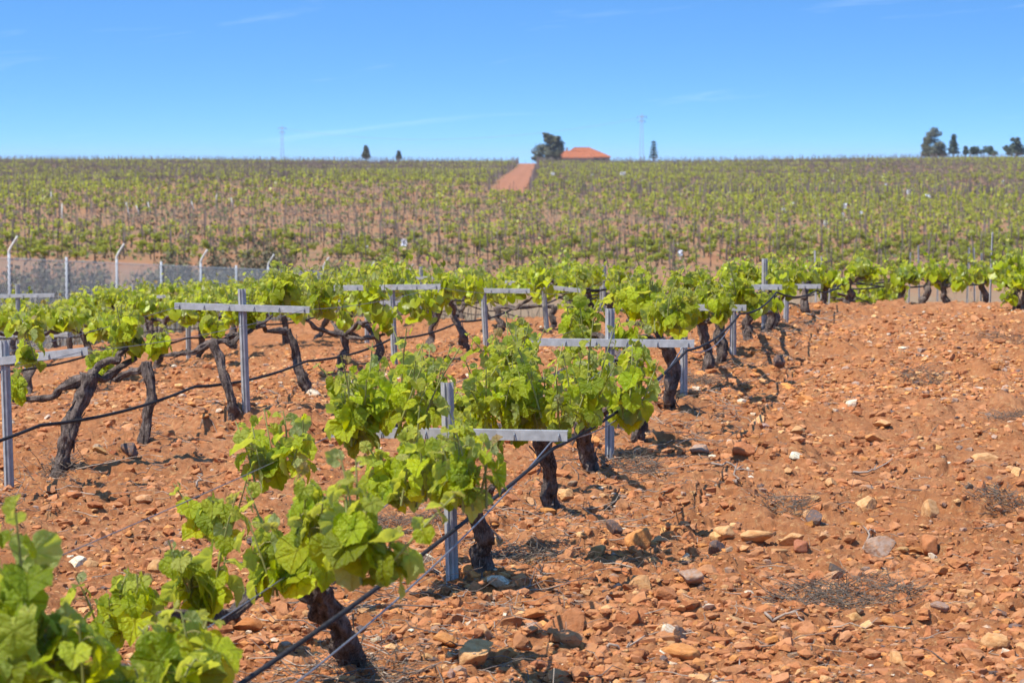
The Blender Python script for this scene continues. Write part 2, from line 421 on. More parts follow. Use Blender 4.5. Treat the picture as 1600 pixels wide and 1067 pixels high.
def build_track():
    """bare dirt track running up the far field to the ridge"""
    ys = np.linspace(284, 580, 120); xs = np.linspace(-1, 1, 13)
    cxl = np.interp(ys, [284, 300, 345, 420, 500, 580], [-.3, -.2, .5, 1.6, 2.9, 3.6]); wd = np.interp(ys, [284, 310, 360, 580], [1.75, 1.95, 1.9, 1.7])
    X = cxl[:, None] + xs[None] * wd[:, None] * (1 + .30 * noise2(ys / 5, ys * 0, 3))[:, None]; Y = np.repeat(ys[:, None], 13, 1)
    Z = G(X.ravel(), Y.ravel()) + .10 - .04 * (np.abs(np.abs(np.tile(xs, 120)) - .45) < .2)
    i = np.arange(119)[:, None] * 13; j = np.arange(12)[None]
    mb = MB(); mb.add(np.stack([X.ravel(), Y.ravel(), Z], 1), np.stack([i + j, i + j + 1, i + 14 + j, i + 13 + j], -1).reshape(-1, 4))
    tag(mb.build('dirt_track', M['dirt']), kind='structure')
    return cxl, wd, ys
TRK = build_track()

# ------------------------------------------------------------------ leaves
def leaf_template(fine):
    if fine:
        ctrl = [(0, 1.0), (12, .95), (24, .89), (33, .88), (44, .92), (55, .95), (66, .92), (78, .85), (90, .86), (102, .89), (114, .88), (128, .83), (144, .79), (158, .71), (170, .52), (178, .10)]
    else:
        ctrl = [(0, 1.0), (24, .89), (52, .95), (82, .85), (112, .88), (150, .74), (176, .12)]
    ph = [c[0] for c in ctrl] + [-c[0] for c in ctrl[::-1] if c[0] > 0]
    rr = [c[1] for c in ctrl] + [c[1] for c in ctrl[::-1] if c[0] > 0]
    ph = np.radians(ph); rr = np.array(rr)
    if fine: rr = rr * (1 + .035 * np.where(np.arange(len(rr)) % 2 == 0, 1, -1))
    n = len(ph)
    spokes = np.isin(np.round(np.abs(np.degrees(ph))).astype(int), [0, 55, 114] if fine else [0, 52, 112]).astype(float)
    rings = [.35, .7, 1.0] if fine else [1.0]
    V = [[0, 0]]; vein = [1.0]
    for k in rings:
        V += [[math.sin(p) * r * k, math.cos(p) * r * k] for p, r in zip(ph, rr)]; vein += list(spokes)
    V = np.array(V); F3 = []; F4 = []
    j = np.arange(n); j2 = (j + 1) % n
    F3 = np.stack([0 * j, 1 + j2, 1 + j], -1)
    for k in range(len(rings) - 1):
        a = 1 + k * n; b = a + n
        F4.append(np.stack([a + j, a + j2, b + j2, b + j], -1))
    return V, F3, (np.concatenate(F4) if F4 else np.zeros((0, 4), int)), np.array(vein), n
TF, TC = leaf_template(True), leaf_template(False)

def add_leaves(mb, P, D, Nn, S, tint, fine=True, mat=0, rng=RNG):
    V2, F3, F4, vein, n = TF if fine else TC
    k = len(P)
    if not k: return
    P = np.asarray(P); D = np.asarray(D, float); Nn = np.asarray(Nn, float); S = np.asarray(S, float)
    D /= np.linalg.norm(D, axis=1)[:, None]
    Nn = Nn - D * np.sum(Nn * D, 1)[:, None]; Nn /= np.linalg.norm(Nn, axis=1)[:, None] + 1e-9
    Xa = np.cross(D, Nn)
    fold = rng.uniform(-.25, .60, k); droop = rng.uniform(-.10, .75, k); rip = rng.uniform(.03, .14, k); p0 = rng.uniform(0, 6.28, k); cup = rng.uniform(-.18, .22, k)
    x, y = V2[:, 0], V2[:, 1]; r2 = x * x + y * y; ang = np.arctan2(x, y)
    z = fold[:, None] * np.abs(x)[None] - droop[:, None] * (np.maximum(y, 0) ** 2)[None] + (rip[:, None] * np.sin(5 * ang[None] + p0[:, None])) * r2[None] - cup[:, None] * r2[None] + rng.uniform(.03, .13, k)[:, None] * ((1 - vein) * np.sin(np.pi * np.clip(np.sqrt(r2) * 1.02, 0, 1)))[None]
    z = z + .05 * np.sin(11 * x[None] + 3 * p0[:, None]) * np.sin(9 * y[None] + 5 * p0[:, None])
    asp = rng.uniform(.9, 1.12, k)
    W = P[:, None] + S[:, None, None] * (x[None, :, None] * asp[:, None, None] * Xa[:, None] + y[None, :, None] * D[:, None] + z[..., None] * Nn[:, None])
    nv = len(V2); off = np.arange(k)[:, None, None] * nv
    fs = [(F3[None] + off).reshape(-1, 3)]
    if len(F4): fs.append((F4[None] + off).reshape(-1, 4))
    mb.add(W.reshape(-1, 3), fs, mat, np.repeat(np.asarray(tint), nv, 0), np.tile(vein, k))

LEAF = np.array([.395, .475, .013])
def leaf_tints(k, rng, age=None):
    """green varying from leaf to leaf; young ones yellower, a few bronze tips"""
    age = rng.uniform(0, 1, k) if age is None else age
    c = LEAF[None] * (1 + rng.normal(0, .22, k))[:, None]
    dark = rng.uniform(0, 1, k)[:, None]
    c = np.where(dark < .28, c * np.array([.66, .74, .85]), c)
    young = np.clip((age - .52) / .48, 0, 1)[:, None]
    c = c * (1 - young) + np.array([.46, .48, .11]) * young
    br = ((age > .88) & (rng.uniform(0, 1, k) < .35))[:, None]
    c = np.where(br, np.array([.36, .27, .12]), c)
    return np.clip(c, .01, .8)

def shoot(acc, mb, p, d, ln, size, nleaf, rng, fine):
    """one green shoot with leaves on alternating sides: collects leaves in acc and adds the stem to mb"""
    d = d / np.linalg.norm(d)
    side = np.cross(d, [0, 0, 1.0]); side = side / (np.linalg.norm(side) + 1e-6)
    bend = rng.normal(0, .25, 3); bend[2] = abs(bend[2]) * .3
    t = np.linspace(0, 1, 6)[:, None]
    pts = p + d * ln * t + bend * ln * t ** 2 * .5
    acc[5].append(pts)
    az = rng.uniform(0, 6.28)
    for i in range(nleaf):
        u = (i + .6) / nleaf
        q = p + d * ln * u + bend * ln * u * u * .5
        az += math.pi + rng.normal(0, .7)
        o = np.array([math.cos(az), math.sin(az), rng.uniform(-.25, .5)])
        s = size * (1.0 - .66 * u ** 1.8) * rng.uniform(.66, 1.2)
        pl = s * rng.uniform(.5, 1.0)
        base = q + o * pl
        tip = o * np.array([1, 1, .3]) * rng.uniform(.3, 1) + np.array([0, 0, -rng.uniform(.2, 1.5)]) + rng.normal(0, .22, 3)
        if u > .8: tip = tip + np.array([0, 0, 1.0]) * rng.uniform(.3, 1.5)
        nor = np.array([0, 0, 1.0]) * rng.uniform(.35, 1.1) + o * rng.uniform(.3, 1.3) + rng.normal(0, .32, 3)
        acc[0].append(base); acc[1].append(tip); acc[2].append(nor); acc[3].append(s); acc[4].append(u * rng.uniform(.7, 1.08))
        acc[6].append([q, (q + base) / 2 + [0, 0, .006], base])

def foliage(clusters, root, loc, rng, fine, size=.066, dens=1.0):
    mb = MB(); acc = [[], [], [], [], [], [], []]
    for (c, rx, rz) in clusters:
        c = np.asarray(c)
        area = rx * rz * 4
        n = max(16, int(area / (size * size * 2.0) * (4.7 if fine else 4.2) * dens))
        per = 8; ns = max(2, int(round(n / per)))
        for _ in range(ns):
            a = rng.uniform(0, 6.28); q = math.sqrt(rng.uniform(0, 1))
            rxe = max(.03, rx - .055); b = c + np.array([math.cos(a) * rxe * q, math.sin(a) * min(rxe, .20) * q, -rz * rng.uniform(.25, .95)])
            d = np.array([math.cos(a) * .3 * q, math.sin(a) * .3 * q, 1.0]) + rng.normal(0, .18, 3)
            shoot(acc, mb, b, d, max(.06, (c[2] + rz - b[2]) * rng.choice([rng.uniform(.5, .85), rng.uniform(.8, 1.03), rng.uniform(1.1, 1.4)], p=[.46, .42, .12])), size, per + rng.integers(-2, 2), rng, fine)
    tubes(mb, acc[5], np.linspace(.0044, .0020, 6), 5 if fine else 3, 1, (.26, .27, .08))
    if fine: tubes(mb, acc[6], .0017, 3, 1, (.32, .28, .10))
    age = np.array(acc[4])
    add_leaves(mb, acc[0], acc[1], acc[2], acc[3], leaf_tints(len(age), rng, age), fine, 0, rng)
    return mb.build('foliage', [M['leaf'] if fine else M['leaf_back'], M['stem']], root, loc=loc)

def bark_strips(mb, P, r, rng, n):
    """loose strips of bark peeling off the trunk"""
    T, U, W = frames(P)
    for _ in range(n):
        i = rng.integers(1, max(2, len(P) - 8)); m = min(rng.integers(4, 12), len(P) - i - 1)
        if m < 2: continue
        a = rng.uniform(0, 6.28); k = np.arange(m + 1)
        lift = np.where(rng.uniform() < .5, (k / m) ** 2, (1 - k / m) ** 2) * rng.uniform(.005, .035)
        rr = r[i:i + m + 1] * 1.06 + lift + .003
        wd = rng.uniform(.10, .28)
        A = a + k * .05
        p1 = P[i:i + m + 1] + rr[:, None] * (U[i:i + m + 1] * np.cos(A)[:, None] + W[i:i + m + 1] * np.sin(A)[:, None])
        A2 = A + wd
        p2 = P[i:i + m + 1] + rr[:, None] * (U[i:i + m + 1] * np.cos(A2)[:, None] + W[i:i + m + 1] * np.sin(A2)[:, None])
        V = np.concatenate([p1, p2]); j = np.arange(m)
        mb.add(V, np.stack([j, j + 1, m + 2 + j, m + 1 + j], -1))

def wood(name, pts, r0, r1, root, loc, rng, fine, flare=0, strips=0, lump=.8):
    ln = np.linalg.norm(np.diff(np.asarray(pts), axis=0), axis=1).sum()
    n = max(6, int(ln / (.008 if fine else .018)))
    P = spline(pts, n); u = np.linspace(0, 1, n)
    P = P + (np.stack([noise2(u * 6 + 3, u * 0 + i * 9.1, int(rng.integers(1e6))) for i in range(3)], 1) * .045) * np.sin(u * np.pi)[:, None]
    r = (r0 + (r1 - r0) * u) * .76
    r = r * (1 + .35 * noise2(u * ln * 16, u * 0, int(rng.integers(1e6))))
    if flare: r = r * (1 + flare * np.exp(-u * ln / .05))
    mb = MB(); tube(mb, P, r, 30 if fine else 14, bark=lump, seed=int(rng.integers(1e6)))
    if strips: bark_strips(mb, P, r, rng, strips)
    return mb.build(name, M['bark'], root, loc=loc), P

def vine(label, base, head, arms, clusters, seed, fine=True, r=.045, size=.066, dens=1.0, trunk_mid=None, group=None):
    """base, head: points; arms: lists of points starting at the head; clusters: (centre, half width, half height)"""
    rng = np.random.default_rng(seed)
    base = np.array(base, float); base[2] = g1(base[0], base[1])
    t = empty('grapevine', base)
    tag(t, label, 'grapevine', group or 'old grapevines of the near field')
    foot = base - np.array([0, 0, .06])
    mid = [base * .62 + np.asarray(head) * .38 + np.append(rng.normal(0, .02, 2), 0)] if trunk_mid is None else [np.asarray(trunk_mid)]
    wood('trunk', [foot, *mid, head], r * 1.02, r * .95, t, base, rng, fine, .35, 26 if fine else 7)
    for a in arms:
        a = [np.asarray(q, float) for q in a]
        wood('cordon_arm', [np.asarray(head, float) - [0, 0, .01]] + a, r * .64, r * .32, t, base, rng, fine, 0, 10 if fine else 3, 1.0)
    foliage(clusters, t, base, rng, fine, size, dens)
    return t

# ------------------------------------------------------------------ trellis posts
POST_PROF = np.array([(-.027, .016), (-.027, .012), (-.016, .010), (-.013, -.012), (-.006, -.016), (-.004, -.006), (.004, -.006), (.006, -.016), (.013, -.012), (.016, .010), (.027, .012), (.027, .016)])
def trellis_post(label, base, h, arm_z=None, arm_l=.45, arm_r=.45, lean=(0, 0), tilt=0.0, rot=0.0, wide=1.0, group='galvanised trellis posts of the near field'):
    base = np.array(base, float); base[2] = g1(base[0], base[1])
    t = empty('trellis_post', base); tag(t, label, 'post', group)
    prof = POST_PROF * wide * .88
    back = prof + np.array([0, .004])
    ring = np.concatenate([prof, back[::-1]]); n = len(ring)
    zs = np.linspace(-.12, h, 9)
    c, s = math.cos(rot), math.sin(rot)
    V = np.array([[(x * c - y * s) + lean[0] * z, (x * s + y * c) + lean[1] * z, z] for z in zs for x, y in ring])
    i = np.arange(8)[:, None] * n; j = np.arange(n)[None]; j2 = (j + 1) % n
    mb = MB(); m = len(prof)
    cap = [np.array([[k, k + 1, n - 2 - k, n - 1 - k] for k in range(m - 1)]) + 8 * n]
    mb.add(V, [np.stack([i + j, i + j2, i + n + j2, i + n + j], -1).reshape(-1, 4)] + cap)
    mb.build('upright', M['steel'], t, smooth=False)
    if arm_z is not None:
        am = MB(); ct, st = math.cos(tilt), math.sin(tilt)
        ax = np.array([[c * ct, s * ct, st], [-s, c, 0], [-c * st, -s * st, ct]])
        o = np.array([lean[0] * arm_z, lean[1] * arm_z, arm_z]) + ax[1] * -.0225
        L_ = (arm_l + arm_r) / 2; cen = o + ax[0] * (arm_r - arm_l) / 2
        box(am, cen, (L_, .0018, .019), 0, ax)                      # face of the angle section
        box(am, cen + ax[2] * .0172 + ax[1] * .0155, (L_, .0135, .0018), 0, ax)   # its flange
        a = am.build('crossarm', M['steel'], t, smooth=False)
        for e in np.linspace(-arm_l + .03, arm_r - .03, 6):
            p = o + ax[0] * e
            hk = MB(); tube(hk, np.array([p + ax[2] * .010 - ax[1] * .004, p - ax[1] * .010 + ax[2] * .002, p - ax[1] * .006 - ax[2] * .020]), .0025, 5); hk.build('wire_hook', M['wire'], a)
        tb = MB(); q = np.array([(-.031, -.021), (.031, -.021), (.031, .023), (-.031, .023), (-.031, -.021)]) * wide
        pts = np.array([[x * c - y * s + o[0] - ax[1][0] * -.0225, x * s + y * c + o[1] - ax[1][1] * -.0225, arm_z - .018] for x, y in q])
        tube(tb, pts, .003, 5); tb.build('binding_wire', M['wire'], t)
        ends = [base + o + ax[0] * (-arm_l + .03), base + o + ax[0] * (arm_r - .03)]
        return t, ends
    return t, None

def cable(name, label, cat, pts, r, mat, group=None, n=8, sag=0.0, per=14):
    pts = np.asarray(pts, float); P = []
    for a, b in zip(pts[:-1], pts[1:]):
        u = np.linspace(0, 1, per, endpoint=False)[:, None]
        P.append(a + (b - a) * u - np.array([0, 0, 1.0]) * 4 * sag * u * (1 - u))
    P.append(pts[-1:]); P = np.concatenate(P)
    mb = MB(); tube(mb, P, r, n)
    return tag(mb.build(name, mat), label, cat, group)

# ------------------------------------------------------------------ the rows of the near field (direction, offsets in metres)
ROW = np.array([.196, .981, 0.0]); SIDE = np.array([.981, -.196, 0.0])
ROWC = {'front': 2.148, 'second': 4.84, 'third': 7.54, 'fourth': 10.23, 'fifth': 12.9}
def rowx(c, Y): return .2 * Y - c
ORD = ['first', 'second', 'third', 'fourth', 'fifth', 'sixth', 'seventh', 'eighth', 'ninth', 'tenth', 'eleventh', 'twelfth', 'thirteenth', 'fourteenth', 'fifteenth', 'sixteenth', 'seventeenth', 'eighteenth', 'nineteenth', 'twentieth', 'twenty-first', 'twenty-second', 'twenty-third', 'twenty-fourth', 'twenty-fifth', 'twenty-sixth', 'twenty-seventh', 'twenty-eighth', 'twenty-ninth', 'thirtieth', 'thirty-first', 'thirty-second']

def C(px, py, hw, hh, Y): return (at(px, py, Y), hw / F * Y, hh / F * Y)

# the front row, measured vine by vine
def front_row():
    b = np.array([rowx(2.148, 5.2) + .05, 5.2, 0]); h = np.array([-1.02, 5.25, .43])
    vine('blurred grapevine with big bright leaves at the bottom, nearest to the camera', b, h,
         [[at(-40, 1010, 5.2)], [at(150, 1075, 5.3), at(250, 1075, 5.6)]],
         [C(45, 900, 50, 84, 5.15), C(20, 1040, 100, 70, 5.0), C(140, 1065, 95, 62, 5.1), C(285, 1040, 78, 74, 5.4), C(-70, 1000, 80, 110, 5.2), C(215, 1075, 80, 60, 5.2), C(105, 1000, 74, 56, 5.15), C(310, 1010, 46, 60, 5.6), C(0, 960, 60, 60, 5.1)], 101, True, .048, .063, 1.1)
    b = onground(562, 1040); Y = b[1]; h = at(495, 925, Y - .45)
    vine('grapevine with bent black trunk, lowest whole trunk of the front row', b, h,
         [[at(425, 905, Y - .5), at(352, 965, Y - .75), at(250, 960, Y - 1.1)], [at(470, 865, Y - .2), at(390, 845, Y + .3)], [at(540, 880, Y - .8)]],
         [C(450, 850, 68, 88, Y - 1.0), C(560, 845, 72, 92, Y - 1.95), C(345, 800, 56, 50, Y + .1), C(440, 705, 68, 62, Y + .6), C(315, 900, 54, 80, Y - .9), C(192, 940, 70, 62, Y - .9), C(505, 805, 66, 60, Y - 1.3)], 102, True, .044, .055, 1.1,
         trunk_mid=at(535, 990, Y - .2))
    b = onground(752, 888); Y = b[1]; h = at(738, 790, Y - .2)
    vine('grapevine just behind the first post of the front row, leaves hanging over its crossarm', b, h,
         [[at(700, 770, Y - .4), at(640, 720, Y - .5)], [at(640, 680, Y + .1), at(560, 665, Y - .1)], [at(770, 760, Y - .5)]],
         [C(632, 735, 66, 64, Y - 1.6), C(742, 738, 60, 70, Y - 2.2), C(685, 728, 60, 54, Y - 1.8), C(724, 680, 22, 40, Y - 1.4), C(600, 615, 86, 80, Y - .45), C(548, 650, 42, 66, Y - .6), C(655, 612, 40, 74, Y + .3)], 103, True, .038, .050, 1.1)
    b = onground(862, 800); Y = b[1]; h = at(845, 680, Y - .2)
    vine('grapevine with grey leaning trunk and a wide leafy crown right of the first post', b, h,
         [[at(780, 665, Y - .2), at(640, 655, Y - .2)], [at(820, 610, Y - .3), at(880, 580, Y + .3)], [at(900, 650, Y - .5)]],
         [C(870, 617, 84, 72, Y - 1.45), C(785, 627, 68, 70, Y - 1.4), C(795, 555, 58, 50, Y + .3), C(918, 622, 34, 56, Y - 1.0), C(730, 640, 28, 50, Y - 1.2)], 104, True, .036, .050, 1.1)
    b = onground(925, 738); Y = b[1]; h = at(908, 655, Y - .2)
    vine('grapevine with split black trunk beside the second post of the front row', b, h,
         [[at(945, 640, Y - .4), at(995, 640, Y - .8)], [at(890, 610, Y + .2)]],
         [C(984, 612, 34, 54, Y - 2.0), C(905, 575, 36, 42, Y + .3), C(985, 650, 24, 22, Y - 1.9)], 105, True, .040, .053, 1.05)
    b = onground(995, 690); Y = b[1]; h = at(984, 575, Y - .2)
    vine('grapevine with one bare twisted arm crossing behind the second post', b, h,
         [[at(955, 562, Y - .45), at(920, 568, Y - .5)], [at(950, 535, Y + .4), at(900, 520, Y + .8)], [at(1000, 555, Y - .6)]],
         [C(905, 496, 34, 44, Y + .8), C(984, 524, 22, 40, Y - .2), C(1005, 558, 24, 34, Y - 1.4), C(925, 524, 20, 22, Y + .6), C(818, 515, 16, 24, Y + .5), C(890, 548, 26, 24, Y + .2)], 106, True, .038, .051, 1.0)
    b = onground(1048, 636); Y = b[1]; h = at(1045, 540, Y - .2)
    vine('grapevine with shaggy black trunk and two heavy arms near the third post', b, h,
         [[at(1015, 512, Y - .3), at(980, 502, Y - .2)], [at(1020, 530, Y - .3), at(988, 524, Y - .4)], [at(1070, 500, Y - .3)]],
         [C(1010, 468, 44, 50, Y - .6), C(1045, 478, 38, 50, Y - 1.6), C(985, 455, 30, 36, Y + .3), C(1078, 480, 26, 32, Y - 1.0)], 107, True, .042, .051, 1.0)
    data = [((1107, 582), (1095, 500), [(1090, 470, 32, 36, -1.2), (1122, 475, 25, 32, -1.8), (1060, 445, 28, 28, .5)], 'grey straight trunked grapevine between the third and fourth posts'),
            ((1128, 566), (1124, 500), [(1118, 448, 32, 32, -.5), (1155, 450, 26, 34, -1.5), (1098, 440, 22, 24, .4)], 'thin dark trunked grapevine just before the fourth post'),
            ((1174, 530), (1173, 485), [(1165, 462, 28, 28, -1.8), (1140, 425, 26, 22, .4), (1185, 470, 24, 22, -1.8)], 'grey trunked grapevine just past the fourth post'),
            ((1190, 520), (1207, 478), [(1160, 425, 26, 24, .2), (1196, 476, 22, 20, -1.6)], 'black leaning grapevine trunk past the fourth post'),
            ((1208, 512), (1216, 468), [(1204, 425, 22, 34, 0), (1180, 430, 24, 22, .1), (1225, 445, 20, 26, -.8)], 'dark grapevine next to the fifth post with tall shoots'),
            ((1256, 492), (1258, 440), [(1240, 425, 28, 32, -.8), (1268, 425, 28, 28, .2), (1215, 430, 20, 24, .1)], 'last grapevine on the crest at the end of the front row, upright black trunk')]
    for i, (bp, hp, cl, lab) in enumerate(data):
        b = onground(*bp); Y = b[1]; h = at(*hp, Y)
        arms = [[at(c[0], c[1] + c[3] * .7, Y + c[4])] for c in cl]
        vine(lab, b, h, arms, [C(c[0], c[1], c[2], c[3], Y + c[4]) for c in cl], 110 + i, i < 2, .036, .053, 1.0)
front_row()

# the second row: trunks measured, crowns shared out along the row
def second_row():
    tr = [((88, 742), (140, 585)), ((222, 690), (230, 565)), ((362, 652), (330, 532)), ((486, 613), (448, 515)), ((527, 582), (540, 522)), ((592, 566), (590, 525)),
          ((666, 538), (688, 484)), ((728, 546), (708, 492)), ((787, 518), (774, 480)), ((862, 512), (866, 478))]
    cl = [(158, 566, 26, 28), (212, 528, 34, 36), (246, 536, 22, 24), (60, 535, 20, 30), (20, 600, 22, 30), (200, 500, 26, 30), (330, 508, 22, 24), (395, 490, 24, 30), (365, 478, 20, 20), (432, 455, 36, 36), (470, 462, 30, 30), (448, 430, 28, 30),
          (515, 462, 34, 40), (500, 432, 26, 28), (545, 495, 24, 28), (600, 500, 24, 26), (560, 462, 26, 26), (590, 440, 26, 28), (628, 438, 30, 32), (655, 448, 26, 26), (688, 446, 28, 30), (722, 450, 28, 30), (748, 438, 24, 30),
          (775, 455, 26, 30), (800, 440, 28, 30), (832, 436, 30, 34), (868, 425, 34, 38), (890, 445, 24, 26), (852, 455, 20, 22), (705, 425, 20, 24)]
    vs = []
    for bp, hp in tr:
        b = onground(*bp); vs.append((b, at(*hp, b[1]), []))
    for i, (px, py, hw, hh) in enumerate(cl):
        sgn = .34 if (i % 2) else -.34
        Y = (4.84 - sgn * .9) * 4000 / (1600 - px)
        k = int(np.argmin([abs(v[0][1] - Y) for v in vs])); vs[k][2].append((px, py, hw, hh, Y))
    labs = ['grapevine with thick leaning trunk beside the first post of the second row, few leaves',
            'grapevine with slim upright trunk and a low bright crown, second of the second row', 'grapevine with thin slanting black trunk just before the second post of the second row',
            'grapevine with black slanting trunk and full crown past the second post of the second row', 'grapevine with short crooked trunk and long bare arm in the second row',
            'grapevine with short straight grey trunk next to the third post of the second row', 'grapevine with forked dark trunk after the third post of the second row',
            'grapevine with thick curved trunk before the fourth post of the second row', 'grapevine with slender curved trunk after the fourth post of the second row', 'grapevine with squat trunk beside the fifth post of the second row']
    for i, (b, h, c) in enumerate(vs):
        arms = [[(np.asarray(h) * .5 + at(q[0], q[1] + q[3] * 1.0, q[4]) * .5 + [0, 0, -.03]), at(q[0], q[1] + q[3] * .85, q[4])] for q in c[:4] if np.linalg.norm(at(q[0], q[1] + q[3] * .85, q[4]) - np.asarray(h)) < .75]
        cc = [] if c else [(np.asarray(h) + [0, 0, .13], .17, .13)]
        for q in c:
            p, rx, rz = C(*q); lo = min(p[2] - rz, h[2] + .10); hi = p[2] + rz; p[2] = (lo + hi) / 2; cc.append((p, rx, (hi - lo) / 2))
        for a in arms:
            for p in a: p[2] = min(p[2], h[2] + .13)
        vine(labs[i], b, h, arms, cc, 200 + i, i < 4, (.040, .030, .029, .033)[i] if i < 4 else .031, .054 if i < 4 else .056, .95)
second_row()

def auto_vine(label, x, y, seed, dens=1.0, tall=1.0, group=None):
    rng = np.random.default_rng(seed)
    b = np.array([x, y, g1(x, y)])
    h = b + SIDE * rng.normal(0, .07) + ROW * rng.normal(0, .10) + [0, 0, rng.uniform(.28, .36) * tall]
    arms, cl = [], []
    for sd in (-1, 1):
        for al in (-1, 1):
            if rng.uniform() < .12: continue
            e = h + SIDE * sd * rng.uniform(.2, .42) + ROW * al * rng.uniform(.15, .5) + [0, 0, rng.uniform(.0, .08)]
            arms.append([(h + e) / 2 + [0, 0, rng.uniform(-.03, .07)], e])
            cl.append((e + [0, 0, rng.uniform(.04, .12)], rng.uniform(.12, .20), rng.uniform(.10, .165)))
            if rng.uniform() < .35: cl.append(((h + e) / 2 + [0, 0, rng.uniform(.04, .12)], rng.uniform(.12, .18), rng.uniform(.1, .15)))
    if not cl: cl = [(h + [0, 0, .12], .2, .16)]
    return vine(label, b, h, arms, cl, seed + 1, False, .032, .056, dens, group=group)

def more_rows():
    k = 0
    for name, y0, y1, n0 in (('third', 18.0, 37, 0), ('fourth', 24.5, 40, 0), ('fifth', 30.5, 42, 0), ('second', 27.2, 40, 10), ('front', 31.0, 36, 13)):
        c = ROWC[name]; y = y0; i = n0
        while y < y1:
            r = np.random.default_rng(900 + k)
            auto_vine('%s grapevine from the camera along the %s row, %s leaves on dark arms' % (ORD[i], name, ['pale green', 'bright green', 'yellowish green'][k % 3]),
                      rowx(c, y) + r.normal(0, .05), y, 3000 + 7 * k, r.uniform(.9, 1.2), 1.28 if name in ('third', 'fourth', 'fifth') else 1.05)
            y += r.uniform(1.1, 1.5); k += 1; i += 1
    # beyond the crest on the right, a short row set across, and the row that comes in at the right edge
    def crest(lab, px, Y, headpy, lean, cl, seed, r=.036):
        x = (px - CX) / F * Y; b = np.array([x, Y, g1(x, Y)]); h = at(px + lean, headpy, Y)
        arms = [[(h * .45 + at(c[0], c[1] + c[3] * .7, Y + c[4]) * .55) + [0, 0, .02], at(c[0], c[1] + c[3] * .55, Y + c[4])] for c in cl]
        vine(lab, b, h, arms, [C(c[0], c[1], c[2], c[3], Y + c[4]) for c in cl], seed, False, r, .058, 1.0)
    crest('bushy grapevine with several trunks on the crest at the right edge of the bare path', 1588, 24.3, 452, -4, [(1572, 424, 26, 36, 0), (1600, 416, 32, 36, .1), (1571, 462, 13, 16, -.2), (1625, 425, 30, 36, 0)], 5000, .045)
    crest('second trunk group beside the bushy grapevine at the right edge of the path', 1604, 24.0, 448, 4, [(1612, 432, 22, 28, 0), (1590, 440, 16, 22, -.1)], 5007, .040)
    crest('small grapevine with a flat spreading crown just behind the crest', 1331, 26.4, 440, -6, [(1332, 418, 28, 22, 0), (1360, 422, 22, 22, .1), (1318, 440, 14, 14, -.1)], 5011)
    crest('grapevine with an arching trunk behind the crest, left of the wide double crown', 1414, 26.6, 432, -4, [(1392, 432, 24, 26, 0), (1412, 420, 24, 18, .2), (1432, 428, 20, 22, .1)], 5022)
    crest('grapevine with a forked dark trunk behind the crest, under the wide double crown', 1484, 26.6, 445, -10, [(1455, 426, 26, 22, 0), (1480, 424, 28, 24, .1), (1508, 426, 24, 24, 0), (1500, 440, 14, 14, -.2)], 5033)
    crest('grapevine with a bent trunk behind the crest, between the arching and the forked ones', 1438, 27.4, 440, 14, [(1450, 420, 20, 18, 0), (1468, 432, 18, 18, .2)], 5044)
    crest('small leafy grapevine behind the crest right beside the thin steel stakes', 1536, 27.6, 440, -4, [(1526, 424, 20, 20, 0), (1542, 432, 16, 18, .1)], 5055)
    crest('low grapevine with a round crown close to the end of the front row', 1292, 27.0, 446, 0, [(1286, 436, 18, 18, 0), (1304, 430, 18, 16, .2)], 5066)
more_rows()

